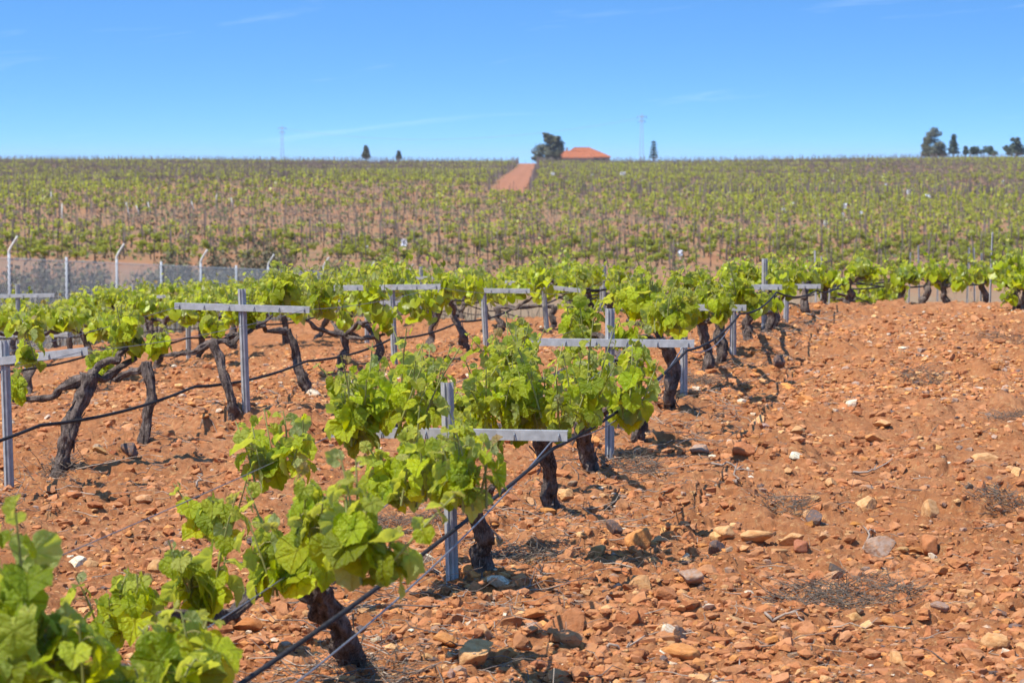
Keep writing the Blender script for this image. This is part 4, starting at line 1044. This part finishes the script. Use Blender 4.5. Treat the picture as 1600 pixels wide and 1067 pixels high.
def far_field():
    rng = np.random.default_rng(31)
    P = far_points(2.75, 1.5, 32, .16); P = P[rng.uniform(0, 1, len(P)) < far_density(P[:, 0], P[:, 1]) * 1.05]
    Sk = far_points(2.75, 2.9, 33, .14)
    vis = lambda Q: np.abs(Q[:, 0] / Q[:, 1]) < .2
    # nearest ones as things, by kinds of crown
    protos = []
    for i in range(7):
        mb = MB(); r2 = np.random.default_rng(600 + i)
        tube(mb, np.array([[0, 0, -.1], [.05 * r2.normal(), .04, .3], [.1 * r2.normal(), 0, .55]]), [.05, .045, .04], 5, 1, (.10, .075, .06))
        for a in (-1, 1): tube(mb, np.array([[0, 0, .5], [a * .22, 0, .58], [a * .42, .05, .66]]), [.035, .03, .02], 4, 1, (.10, .075, .06))
        for k in range(r2.integers(3, 6)):
            crown_quads(mb, np.array([r2.uniform(-.6, .6), r2.uniform(-.25, .25), r2.uniform(.35, .85)]), r2.uniform(.16, .30), r2.uniform(.11, .20), 60, .062, r2, 0, FLEAF)
        o = mb.build('staked_vine', [M['leaf_far'], M['stake']], smooth=False); protos.append(o.data); bpy.data.objects.remove(o)
    order = np.argsort(P[:, 1] + 1000 * ~vis(P)); near = P[order[:300]]; rest = P[order[300:]]
    for i, (x, y) in enumerate(near):
        o = bpy.data.objects.new('staked_vine', protos[i % 7]); COL.objects.link(o)
        o.location = (x, y, float(G(np.array([x]), np.array([y]))[0])); o.rotation_euler = (0, 0, rng.uniform(-.4, .4) + math.pi * (i % 2)); k = rng.uniform(.75, 1.15); o.scale = (k, k, k * rng.uniform(.85, 1.1))
        tag(o, 'small leafy vine in the lowest rows of the field on the opposite slope', 'vine', 'vines in the lowest rows of the opposite slope')
    mb = MB(); Z = G(rest[:, 0], rest[:, 1]); n = len(rest)
    q = np.where(rest[:, 1] < 260, 26, 14)
    idx = np.repeat(np.arange(n), q); m = len(idx)
    u = rng.normal(0, 1, (m, 3)); u /= np.linalg.norm(u, axis=1)[:, None]; u *= rng.uniform(.3, 1, m)[:, None]
    sc = rng.uniform(.75, 1.2, n)[idx]
    Cc = np.stack([rest[idx, 0], rest[idx, 1], Z[idx] + .52], 1) + u * np.stack([.58 * sc, .34 * sc, .27 * sc], 1)
    Nn = u + [0, -.1, .7] + rng.normal(0, .5, (m, 3)); Nn /= np.linalg.norm(Nn, axis=1)[:, None]
    V, Fq = quads(Cc, np.where(rest[idx, 1] < 260, .11, .16) * rng.uniform(.7, 1.3, m), Nn, rng)
    T = np.clip(FLEAF[None] * (1 + rng.normal(0, .25, m))[:, None] * (1 + rng.normal(0, .12, n))[idx][:, None], .01, .8)
    mb.add(V, Fq, 0, np.repeat(T, 4, 0))
    # bare brown wood of each vine
    def sticks(Q, h0, h1, r, cols):
        k = len(Q); z = G(Q[:, 0], Q[:, 1]); h = rng.uniform(h0, h1, k); ln = rng.normal(0, .05, (k, 2)) * h[:, None]
        a = np.array([[1, 1], [-1, 1], [-1, -1], [1, -1]]) * .707
        b0 = np.stack([Q[:, 0], Q[:, 1], z - .1], 1)[:, None] + np.concatenate([a * r, np.zeros((4, 1))], 1)[None]
        b1 = np.stack([Q[:, 0] + ln[:, 0], Q[:, 1] + ln[:, 1], z + h], 1)[:, None] + np.concatenate([a * r * .85, np.zeros((4, 1))], 1)[None]
        V = np.concatenate([b0, b1], 1).reshape(-1, 3); o = np.arange(k)[:, None, None] * 8
        f = np.array([[0, 1, 5, 4], [1, 2, 6, 5], [2, 3, 7, 6], [3, 0, 4, 7], [4, 5, 6, 7]])
        c = np.array(cols)[rng.integers(0, len(cols), k)] * rng.uniform(.75, 1.25, k)[:, None]
        return V, (f[None] + o).reshape(-1, 4), np.repeat(c, 8, 0)
    V, Fq, T = sticks(rest, .5, .8, .06, [(.11, .08, .065), (.14, .10, .085)]); mb.add(V, Fq, 1, T)
    tag(mb.build('vineyard_rows', [M['leaf_far'], M['stake']], smooth=False), 'distant rows of staked vines covering the opposite slope', 'vineyard', None, 'stuff')
    # bare vines without leaves yet, brown wood only
    Bv = far_points(2.75, 1.5, 35, .2); Bv = Bv[rng.uniform(0, 1, len(Bv)) < .55 * (1.1 - far_density(Bv[:, 0], Bv[:, 1])) + .42 * (Bv[:, 1] > 330)]
    mb = MB(); n = len(Bv); idx = np.repeat(np.arange(n), 6); m = len(idx); zz = G(Bv[:, 0], Bv[:, 1])
    B0 = np.stack([Bv[idx, 0], Bv[idx, 1], zz[idx] + rng.uniform(.1, .6, m)], 1); dd = rng.normal(0, 1, (m, 3)) * [.5, .25, .4]
    sd = np.array([.018, .018, .02])
    V = np.stack([B0 - sd, B0 + sd * [1, -1, 1], B0 + dd + sd * .4, B0 + dd - sd * .4], 1).reshape(-1, 3)
    mb.add(V, np.arange(m)[:, None] * 4 + np.arange(4)[None], 0, np.repeat(np.array([(.16, .12, .10), (.21, .16, .125), (.12, .09, .08)])[rng.integers(0, 3, m)], 4, 0))
    tag(mb.build('bare_vine_wood', [M['stake']], smooth=False), 'leafless brown vine wood and canes between the green rows', 'vine wood', None, 'stuff')
    order = np.argsort(Sk[:, 1] + 1000 * ~vis(Sk)); ns, rs = Sk[order[:290]], Sk[order[290:]]
    pr = []
    for i in range(4):
        mb = MB(); r2 = np.random.default_rng(700 + i)
        tube(mb, np.array([[0, 0, -.15], [r2.normal() * .02, 0, .8], [r2.normal() * .07, r2.normal() * .05, r2.uniform(1.5, 1.85)]]), [.034, .032, .028], 6, 0, [(.085, .066, .06), (.12, .09, .075), (.16, .125, .105), (.10, .075, .062)][i])
        o = mb.build('wooden_stake', [M['stake']]); pr.append(o.data); bpy.data.objects.remove(o)
    for i, (x, y) in enumerate(ns):
        o = bpy.data.objects.new('wooden_stake', pr[i % 4]); COL.objects.link(o); o.location = (x, y, float(G(np.array([x]), np.array([y]))[0])); o.rotation_euler = (rng.normal(0, .03), rng.normal(0, .05), rng.uniform(0, 6.28)); o.scale = (1, 1, rng.uniform(.8, 1.1))
        tag(o, 'thin brown wooden stake in the lowest rows of the opposite slope', 'stake', 'stakes in the lowest rows of the opposite slope')
    mb = MB(); V, Fq, T = sticks(rs, 1.2, 1.75, .036, [(.14, .11, .09), (.19, .15, .12), (.24, .19, .16)]); mb.add(V, Fq, 0, T)
    # stakes along both edges of the dirt track and all along the ridge
    cxl, wd, ys = TRK; e = []
    for sgn in (-1, 1):
        yy = np.arange(286, 580, 2.7); e.append(np.stack([np.interp(yy, ys, cxl) + sgn * (np.interp(yy, ys, wd) + .35 + rng.uniform(0, .3, len(yy))), yy], 1))
    e.append(np.stack([np.arange(-140, 140, 2.1) + rng.normal(0, .4, 134), 592 + rng.uniform(-5, 5, 134)], 1))
    e.append(np.stack([rng.uniform(2, 66, 420), 283 + rng.uniform(-2, 2, 420)], 1))
    V, Fq, T = sticks(np.concatenate(e), 1.0, 1.75, .05, [(.13, .10, .09), (.19, .15, .13), (.22, .18, .16)]); mb.add(V, Fq, 0, T)
    tag(mb.build('vineyard_stakes', [M['stake']], smooth=False), 'countless thin brown stakes over the upper rows of the opposite slope', 'vineyard stakes', None, 'stuff')
    # green and straw coloured weeds low between the vines
    W = far_points(1.4, 1.3, 37, .5); W = W[rng.uniform(0, 1, len(W)) < .5]; k = len(W); z = G(W[:, 0], W[:, 1])
    idx = np.repeat(np.arange(k), 5); m = len(idx); Cc = np.stack([W[idx, 0] + rng.normal(0, .3, m), W[idx, 1] + rng.normal(0, .3, m), z[idx] + rng.uniform(.03, .2, m)], 1)
    Nn = rng.normal(0, 1, (m, 3)) + [0, -.6, .5]; Nn /= np.linalg.norm(Nn, axis=1)[:, None]; V, Fq = quads(Cc, rng.uniform(.07, .18, m), Nn, rng)
    mb = MB(); mb.add(V, Fq, 0, np.repeat(np.array([(.13, .15, .05), (.22, .17, .09), (.17, .135, .075), (.12, .16, .05)])[rng.integers(0, 4, m)], 4, 0))
    tag(mb.build('low_weeds', [M['tree']], smooth=False), 'low green and straw weeds between the vines of the opposite slope', 'weeds', None, 'stuff')
far_field()

def valley():
    """dry grass and scrub between the fence and the far field"""
    rng = np.random.default_rng(41); n = 26000
    Y = 46 + 100 * rng.uniform(0, 1, n) ** .8; X = (rng.uniform(-1, 1, n) * .24) * Y
    Y[:11000] = rng.uniform(45, 84, 11000); X[:11000] = rng.uniform(-.24, -.03, 11000) * Y[:11000]
    ok = (rng.uniform(0, 1, n) < np.clip(.5 + .9 * fbm2(X, Y, .12, 2, 91), .1, 1)) & ((X < -.02 * Y) | (rng.uniform(0, 1, n) < .35)); X, Y = X[ok], Y[ok]; m = len(X); Z = G(X, Y)
    h = rng.uniform(.2, .75, m) * (1 - .35 * (Y > 110)) * (1 + .5 * (Y < 84)); a = rng.uniform(0, 6.28, m); wd = rng.uniform(.010, .03, m)
    D = np.stack([np.cos(a), np.sin(a), 0 * a], 1) * wd[:, None]; B = np.stack([X, Y, Z - .02], 1); T_ = B + np.stack([rng.normal(0, .16, m), rng.normal(0, .16, m), h], 1)
    V = np.stack([B - D, B + D, T_ + D * .3, T_ - D * .3], 1).reshape(-1, 3)
    mb = MB(); mb.add(V, np.arange(m)[:, None] * 4 + np.arange(4)[None], 0, np.repeat(np.array([(.30, .24, .15), (.24, .19, .125), (.36, .30, .20), (.19, .17, .085), (.20, .155, .11)])[rng.integers(0, 5, m)], 4, 0))
    tag(mb.build('dry_grass', [M['tree']], smooth=False), 'dry straw grass on the slope behind the chain link fence', 'dry grass', None, 'stuff')
    for i, (px, py, hw, hh, Y, lab) in enumerate([(415, 398, 62, 34, 118, 'largest wispy olive brown shrub behind the chain link fence'), (275, 402, 44, 20, 116, 'low wispy brown shrub behind the fence, left of the largest one'), (345, 405, 36, 20, 112, 'brown shrub between the largest shrub and the low one'),
                                          (520, 418, 46, 16, 122, 'flat pale brown shrub right of the largest one'), (150, 425, 40, 26, 70, 'dense grey brown bush right behind the fence mesh'), (230, 440, 44, 26, 66, 'dark grey brush seen through the fence mesh'), (60, 425, 46, 28, 62, 'grey brush behind the fence at the left edge'), (600, 415, 44, 14, 128, 'low tan scrub left of the first green rows'), (330, 432, 50, 22, 76, 'grey green brush behind the middle of the fence'), (430, 440, 50, 20, 84, 'grey green brush behind the far end of the fence'), (100, 412, 30, 16, 84, 'small dark bush behind the fence between the first two posts'), (20, 440, 40, 26, 58, 'dark brush behind the first fence post')]):
        c = at(px, py, Y); g = float(G(c[:1], c[1:2])[0]); rx = hw / F * Y; rz = hh / F * Y; top = c[2] + rz
        t = empty('shrub', (c[0], c[1], g)); tag(t, lab, 'shrub', 'shrubs behind the chain link fence')
        st = MB(); lf = MB(); r2 = np.random.default_rng(800 + i); H = max(top - g, .6)
        for _ in range(260):
            a = r2.uniform(0, 6.28); q = math.sqrt(r2.uniform()); b = np.array([c[0] + rx * .55 * q * math.cos(a), c[1] + rx * .4 * q * math.sin(a), g])
            e = b + np.array([rx * .5 * math.cos(a) * q + r2.normal(0, .12), rx * .4 * math.sin(a) * q, H * (1 - .55 * q * q) * r2.uniform(.7, 1.05)])
            tube(st, np.array([b, (b + e) / 2 + r2.normal(0, .06, 3), e]), [.012, .008, .004], 3, 0, [(.19, .15, .105), (.15, .115, .085), (.24, .19, .13)][r2.integers(3)], cap=False)
            u = r2.uniform(.35, 1, 9)[:, None]; P = b + (e - b) * u + r2.normal(0, .07, (9, 3)); Nn = r2.normal(0, 1, (9, 3)); Nn /= np.linalg.norm(Nn, axis=1)[:, None]
            V, Fq = quads(P, r2.uniform(.03, .085, 9) * (1 if Y < 90 else 1.2), Nn, r2); lf.add(V, Fq, 0, np.repeat(np.array([(.15, .15, .062), (.22, .18, .10), (.17, .14, .085)])[r2.integers(0, 3, 9)], 4, 0))
        st.build('stems', [M['stake']], t, loc=t.location); lf.build('foliage', [M['tree']], t, smooth=False, loc=t.location)
    # white scraps caught among the far vines
    for i, (px, py, s, lab) in enumerate([(631, 385, 9, 'largest white plastic scrap, upright among the nearest far vines'), (570, 394, 8, 'white plastic scrap behind the far end of the fence'), (1063, 401, 7, 'white plastic scrap low in the field above the front row'), (1238, 323, 6, 'white scrap on the right slope, left of a tight trio'),
                                       (1225, 334, 7, 'white scrap just below the leftmost of the right slope'), (1320, 326, 7, 'upper scrap of the white trio on the right slope'), (1317, 338, 5, 'lowest scrap of the white trio on the right slope'), (1346, 337, 6, 'right scrap of the white trio on the right slope'), (1420, 302, 6, 'white scrap high on the right slope'),
                                       (1450, 311, 7, 'tall thin white scrap on the right slope'), (864, 275, 6, 'white scrap under the big tree near the ridge'), (926, 276, 5, 'white scrap below the orange roof'), (973, 275, 7, 'white scrap right of the orange roof, low on the slope'), (1290, 352, 6, 'pale scrap low on the right slope'), (1384, 291, 5, 'pale scrap on the lane of the right slope'), (1567, 286, 5, 'white scrap at the right end of the lane')]):
        b = onground(px, py + 5, 130, 590); Y = b[1]; w_ = s / F * Y * .6; r2 = np.random.default_rng(850 + i)
        g = np.linspace(-1, 1, 6); gx, gz = np.meshgrid(g, g); V = np.stack([gx.ravel() * w_ * .8, r2.normal(0, w_ * .35, 36), (gz.ravel() + 1) * w_ + .25 + r2.normal(0, w_ * .1, 36)], 1); V[:, 0] += r2.normal(0, w_ * .15, 36)
        V += [b[0], b[1], b[2]]; i0 = np.arange(5)[:, None] * 6; j0 = np.arange(5)[None]
        mb = MB(); mb.add(V, np.stack([i0 + j0, i0 + j0 + 1, i0 + j0 + 7, i0 + j0 + 6], -1).reshape(-1, 4)); tube(mb, np.array([b - [0, 0, .1], b + [0, 0, .5]]), .02, 4)
        tag(mb.build('plastic_scrap', M['white'], smooth=False), lab, 'plastic scrap', 'white plastic scraps among the far vines')
    for i, (px, py, ln, tl, lab) in enumerate([(203, 342, 20, -.22, 'leftmost pale pole leaning over the bare patch'), (219, 338, 14, -.35, 'pale pole leaning steeply, second over the bare patch'), (236, 336, 16, -.25, 'pale pole leaning, third over the bare patch'), (304, 331, 14, -.3, 'pale leaning pole right of the bare patch'), (336, 324, 16, .15, 'pale pole leaning the other way, right of the bare patch'), (365, 328, 15, -.2, 'farthest right pale leaning pole on the left slope'), (97, 352, 26, 0, 'upright pale pole at the left of the bare patch'), (80, 318, 14, 0, 'short upright pale pole near the left edge')]):
        b = onground(px, py, 130, 590); L_ = ln / F * b[1] * 1.3; mb = MB()
        tube(mb, np.array([b - [0, 0, .1], b + np.array([math.sin(tl), 0, math.cos(tl)]) * L_ * .5, b + np.array([math.sin(tl), .05, math.cos(tl)]) * L_]), [.055, .05, .045], 6, 0)
        tag(mb.build('leaning_pole', M['paint']), lab, 'pole', 'pale poles on the left slope')
valley()

# ------------------------------------------------------------------ on the ridge: house, trees, pylons
def gz(x, y): return float(G(np.array([x]), np.array([y]))[0])
def house():
    Y = 690.0; X = lambda px, y=Y: (px - CX) / F * y
    Zp = lambda py, y=Y: 1.75 + (250 - py) / F * y
    g = min(gz(X(868), Y), gz(X(953), Y)) - .3
    t = empty('farmhouse', (X(910), Y, g)); tag(t, 'low farmhouse on the ridge with an orange hipped tile roof', 'house'); loc = t.location
    def hip(x0, x1, y0, y1, ze, zr, r0, r1, ry, ov=.35, th=.16):
        v = [(x0 - ov, y0 - ov, ze), (x1 + ov, y0 - ov, ze), (x1 + ov, y1 + ov, ze), (x0 - ov, y1 + ov, ze), (r0, ry, zr), (r1, ry, zr)]
        lo = [(a, b, c - th) for a, b, c in v[:4]]
        mb = MB(); V = np.array(v + lo)
        mb.add(V, [np.array([[0, 1, 5, 4], [2, 3, 4, 5], [1, 0, 6, 7], [2, 1, 7, 8], [3, 2, 8, 9], [0, 3, 9, 6], [6, 9, 8, 7]]), np.array([[1, 2, 5], [3, 0, 4]])])
        # rows of tiles as raised ribs down the slopes, and ridge caps
        for a, b in ((4, 5), (0, 4), (3, 4), (1, 5), (2, 5)): tube(mb, np.array([V[a], (V[a] + V[b]) / 2, V[b]]) + [0, 0, .05], .11, 6)
        return mb
    def ribs(mb, x0, x1, y0, ze, zr, r0, r1, ry):
        for x in np.arange(x0 + .2, x1, .45):
            # up the front slope until it meets the hip
            if x < r0: u = (x - x0) / max(r0 - x0, .01)
            elif x > r1: u = (x1 - x) / max(x1 - r1, .01)
            else: u = 1.0
            a = np.array([x, y0 - .35, ze + .03]); b = np.array([x, y0 - .35 + (ry - y0 + .35) * u, ze + (zr - ze) * u + .03])
            if u > .05: tube(mb, np.array([a, (a + b) / 2, b]), .07, 5)
    x0, x1 = X(882), X(952); ze, zr = Zp(245.6), Zp(231.3)
    mb = MB(); H = ze - g; cx_ = (x0 + x1) / 2; box(mb, (cx_, Y + 5, g + H / 2 - .05), ((x1 - x0) / 2, 5, H / 2 - .05)); mb.build('wall', M['wall'], t, False, loc)
    mb = hip(x0, x1, Y, Y + 10, ze, zr, X(898), X(921), Y + 5); ribs(mb, x0, x1, Y, ze, zr, X(898), X(921), Y + 5); r = mb.build('roof', M['tile'], t, False, loc)
    mb = MB(); box(mb, (X(886), Y + 3.2, Zp(237)), (.28, .28, .9)); box(mb, (X(886), Y + 3.2, Zp(237) + .96), (.36, .36, .06)); mb.build('chimney', M['wall'], r, False, loc)
    a0, a1 = X(869, 684), X(925, 684); y0 = 683.0; ze2, zr2 = Zp(246.6, 684), Zp(236.6, 684)
    mb = MB(); H = ze2 - g; box(mb, ((a0 + a1) / 2, y0 + 3.4, g + H / 2 - .05), ((a1 - a0) / 2, 3.4, H / 2 - .05)); mb.build('wing_wall', M['wall'], t, False, loc)
    mb = hip(a0, a1, y0, y0 + 6.8, ze2, zr2, X(879, 684), X(917, 684), y0 + 4.6); ribs(mb, a0, a1, y0, ze2, zr2, X(879, 684), X(917, 684), y0 + 4.6); mb.build('wing_roof', M['tile'], t, False, loc)
    for px in (932, 944):
        mb = MB(); box(mb, (X(px), Y - .02, ze - 1.1), (.55, .04, .6)); f = mb.build('window', M['wood'], t, False, loc)
        mb = MB(); box(mb, (X(px), Y - .07, ze - 1.1), (.45, .012, .5)); mb.build('pane', M['glass'], f, False, loc)
    mb = MB(); box(mb, (X(898, 684), y0 - .03, g + 1.3), (.5, .05, 1.05)); mb.build('door', M['wood'], t, False, loc)
house()

def tree(label, name, px, Y, blobs, tint, n=260, size=.32, trunk=.25, limbs=True):
    """blobs: (px, py, half width px, half height px) of the crown clumps"""
    x = (px - CX) / F * Y; g = gz(x, Y) - .2; t = empty(name, (x, Y, g)); tag(t, label, 'tree', None); rng = np.random.default_rng(int(px) * 7 + 3)
    mb = MB(); tr = MB(); cs = []
    for (bx, by, hw, hh) in blobs:
        c = at(bx, by, Y + rng.normal(0, .4 * hw / F * Y)); cs.append(c)
        for _ in range(5):
            o = rng.normal(0, .42, 3) * np.array([hw, hw, hh]) / F * Y
            crown_quads(mb, c + o, hw / F * Y * .75, hh / F * Y * .72, n // 5, size, rng, 0, tint, .3)
    top = max(c[2] for c in cs)
    tube(tr, spline([[x, Y, g], [x + rng.normal(0, .15), Y, g + (top - g) * .5], [np.mean([c[0] for c in cs]), Y, top]], 12), np.linspace(trunk, trunk * .25, 12), 8, bark=.25)
    if limbs:
        for c in cs:
            s = np.array([x, Y, g + (c[2] - g) * .55]); tube(tr, spline([s, (s + c) / 2 + rng.normal(0, .2, 3), c], 8), np.linspace(trunk * .4, .04, 8), 5)
    tr.build('trunk', M['trunk'], t, loc=t.location); mb.build('crown', M['tree'], t, False, t.location)
def conifer(label, px, Y, ytop, ybot, hw, tint, layers=9, gap=.5):
    x = (px - CX) / F * Y; top = at(px, ytop, Y)[2]; bot = at(px, ybot, Y)[2]; g = gz(x, Y) - .2
    t = empty('conifer_tree', (x, Y, g)); tag(t, label, 'tree'); rng = np.random.default_rng(int(px) * 3 + 1); mb = MB(); tr = MB()
    tube(tr, np.array([[x, Y, g], [x, Y, (g + top) / 2], [x, Y, top]]), [.22, .13, .03], 7)
    for i in range(layers):
        u = i / layers; z = bot + (top - bot) * u; r = hw / F * Y * (1 - u) ** .8 * rng.uniform(.85, 1.1) + .12
        nb = 9
        for k in range(nb):
            a = 6.28 * k / nb + rng.uniform(0, .6); e = np.array([x + r * math.cos(a), Y + r * math.sin(a), z + .12 * r])
            s = np.array([x, Y, z + .05]); tube(tr, np.array([s, (s + e) / 2 + [0, 0, -.04], e]), [.05, .035, .015], 4)
            m = 16; q = rng.uniform(.15, 1, m)[:, None]; P = s + (e - s) * q + rng.normal(0, .10 + .05 * r, (m, 3)) * [1, 1, gap]; Nn = rng.normal(0, .6, (m, 3)) + [0, 0, 1]; Nn /= np.linalg.norm(Nn, axis=1)[:, None]
            V, Fq = quads(P, rng.uniform(.14, .30, m), Nn, rng); mb.add(V, Fq, 0, np.repeat(np.asarray(tint)[None] * rng.uniform(.6, 1.35, (m, 1)), 4, 0))
    tr.build('trunk', M['trunk'], t, loc=t.location); mb.build('crown', M['tree'], t, False, t.location)
def ridge():
    OL = (.135, .135, .08); DK = (.085, .105, .07)  # greyish crown tints, distance haze mixed into the colour
    tree('big round dark pine with a ragged top beside the orange roofed house', 'pine_tree', 858, 665, [(850, 234, 13, 9), (866, 231, 13, 10), (858, 222, 13, 8), (858, 213, 7, 4), (868, 217, 7, 4), (874, 232, 8, 10), (846, 242, 11, 7), (860, 243, 13, 7), (840, 247, 8, 5), (872, 246, 9, 5), (852, 209.5, 4, 1.6)], OL, 900, .20, .4)
    conifer('small tiered conifer right of the tall pylon', 1021, 650, 219, 247, 6.5, DK, 7, .45)
    conifer('dark cone shaped conifer on the left ridge', 572.5, 640, 228, 247, 6, OL, 9, 1.2)
    conifer('tiny grey conifer on the left ridge, right of the larger cone', 623.5, 680, 236, 248, 4, (.10, .11, .08), 6, 1.2)
    conifer('narrow pointed conifer right of the tall round tree', 1488, 640, 209, 240, 8.5, DK, 10, .8)
    tree('tall round topped tree of the group on the right ridge', 'broadleaf_tree', 1460, 645, [(1460, 210, 10, 7), (1452, 222, 7, 7), (1466, 226, 11, 8), (1460, 234, 15, 7), (1447, 232, 7, 8), (1455, 240, 14, 5), (1470, 240, 12, 5)], OL, 700, .20, .3)
    conifer('slim dark conifer leaning on the left side of the tall round tree', 1445, 648, 216, 240, 5, DK, 8, 1.0)
    conifer('very small conifer in the gap right of the pointed one', 1507, 660, 228, 240, 3.5, DK, 5, 1)
    tree('low rounded bush on the right ridge', 'bush', 1533, 655, [(1528, 234, 10, 5), (1540, 235, 10, 5), (1518, 238, 9, 4), (1550, 239, 9, 4)], (.07, .095, .055), 260, .26, .12)
    conifer('second tiny conifer next to the low rounded bush', 1546, 660, 228, 240, 3.5, DK, 5, 1)
    tree('ragged tree at the right end of the ridge', 'broadleaf_tree', 1587, 650, [(1588, 222, 6, 5), (1584, 229, 9, 5), (1594, 232, 9, 6), (1572, 233, 5, 5), (1580, 237, 10, 5), (1594, 238, 9, 5)], DK, 600, .20, .25)
    tree('greyish bush where the dirt track meets the ridge', 'bush', 850, 590, [(848, 249, 9, 5), (858, 250, 8, 4)], (.19, .17, .12), 240, .2, .08)
    for i, (px, yt, Y, lab) in enumerate([(1002, 177, 900, 'tall thin lattice pylon right of the orange roofed house'), (442, 195, 1060, 'thin distant lattice pylon on the left ridge')]):
        x = (px - CX) / F * Y; top = at(px, yt, Y)[2]; g = gz(x, Y) - .5; t = empty('lattice_pylon', (x, Y, g)); tag(t, lab, 'pylon', None); H = top - g
        w0, w1 = .95, .32; mb = MB(); cr = MB(); lv = np.linspace(0, H * .97, 17)
        wat = lambda z: w0 + (w1 - w0) * z / H
        for sx_, sy_ in ((1, 1), (1, -1), (-1, -1), (-1, 1)):
            mb = MB(); tube(mb, np.array([[x + sx_ * wat(z), Y + sy_ * wat(z), g + z] for z in (0, H / 2, H * .97)]), .055, 4); mb.build('leg', M['pylon'], t, loc=t.location)
        for a, b in zip(lv[:-1], lv[1:]):
            for (s0, s1) in (((1, 1), (1, -1)), ((1, -1), (-1, -1)), ((-1, -1), (-1, 1)), ((-1, 1), (1, 1))):
                tube(cr, np.array([[x + s0[0] * wat(a), Y + s0[1] * wat(a), g + a], [x + s1[0] * wat(b), Y + s1[1] * wat(b), g + b]]), .032, 4)
        cr.build('bracing', M['pylon'], t, loc=t.location)
        for k, (zz, hl) in enumerate(((H * .955, 1.7), (H * .90, 1.2))):
            mb = MB(); tube(mb, np.array([[x - hl, Y, g + zz], [x, Y, g + zz + .25], [x + hl, Y, g + zz]]), .09, 4); tube(mb, np.array([[x - hl, Y, g + zz], [x, Y, g + zz], [x + hl, Y, g + zz]]), .07, 4); a_ = mb.build('crossarm', M['pylon'], t, loc=t.location)
            for s_ in (-1, 1):
                mb = MB(); tube(mb, np.array([[x + s_ * hl, Y, g + zz], [x + s_ * hl, Y, g + zz - .3], [x + s_ * hl, Y, g + zz - .6]]), [.05, .09, .05], 6); mb.build('insulator', M['glass'], a_, loc=t.location)
        mb = MB(); tube(mb, np.array([[x, Y, g + H * .96], [x, Y, top]]), .07, 4); mb.build('spire', M['pylon'], t, loc=t.location)
    p0, p1 = np.array([(442 - CX) / F * 1060, 1060, at(442, 199, 1060)[2]]), np.array([(1002 - CX) / F * 900, 900, at(1002, 182, 900)[2]])
    d = p1 - p0
    for s_, lab in ((-1, 'thin power line strung between the two pylons, nearer strand'), (1, 'thin power line strung between the two pylons, farther strand')):
        cable('power_line', lab, 'power line', [p0 + [s_ * 1.6, 0, -.5], p1 + [s_ * 1.6, 0, -.5]], .022, M['pylon'], None, 4, 6.0, 30)
ridge()
def haze():
    k = bpy.data.materials.new('haze_air'); k.use_nodes = True; t = k.node_tree; t.nodes.remove(t.nodes['Principled BSDF'])
    v = t.nodes.new('ShaderNodeVolumePrincipled'); v.inputs['Density'].default_value = .00009; v.inputs['Color'].default_value = (.80, .90, 1.0, 1); v.inputs['Anisotropy'].default_value = .0
    t.links.new(v.outputs[0], t.nodes['Material Output'].inputs['Volume'])
    mb = MB(); me = bpy.data.objects['ground'].data; co = np.empty(len(me.vertices) * 3, np.float32); me.vertices.foreach_get('co', co); co = co.reshape(-1, 3)
    top = 24.0; lo = float(co[:, 2].min()) - 1.0; xm = float(np.abs(co[:, 0]).max()) + 5; y0, y1 = float(co[:, 1].min()) - 3, float(co[:, 1].max()) + 5
    box(mb, (0, (y0 + y1) / 2, (lo + top) / 2), (xm, (y1 - y0) / 2, (top - lo) / 2)); o = mb.build('haze', k, smooth=False); tag(o, kind='stuff')
haze()
for o in bpy.data.objects:
    if o.type == 'EMPTY': o.empty_display_size = .1
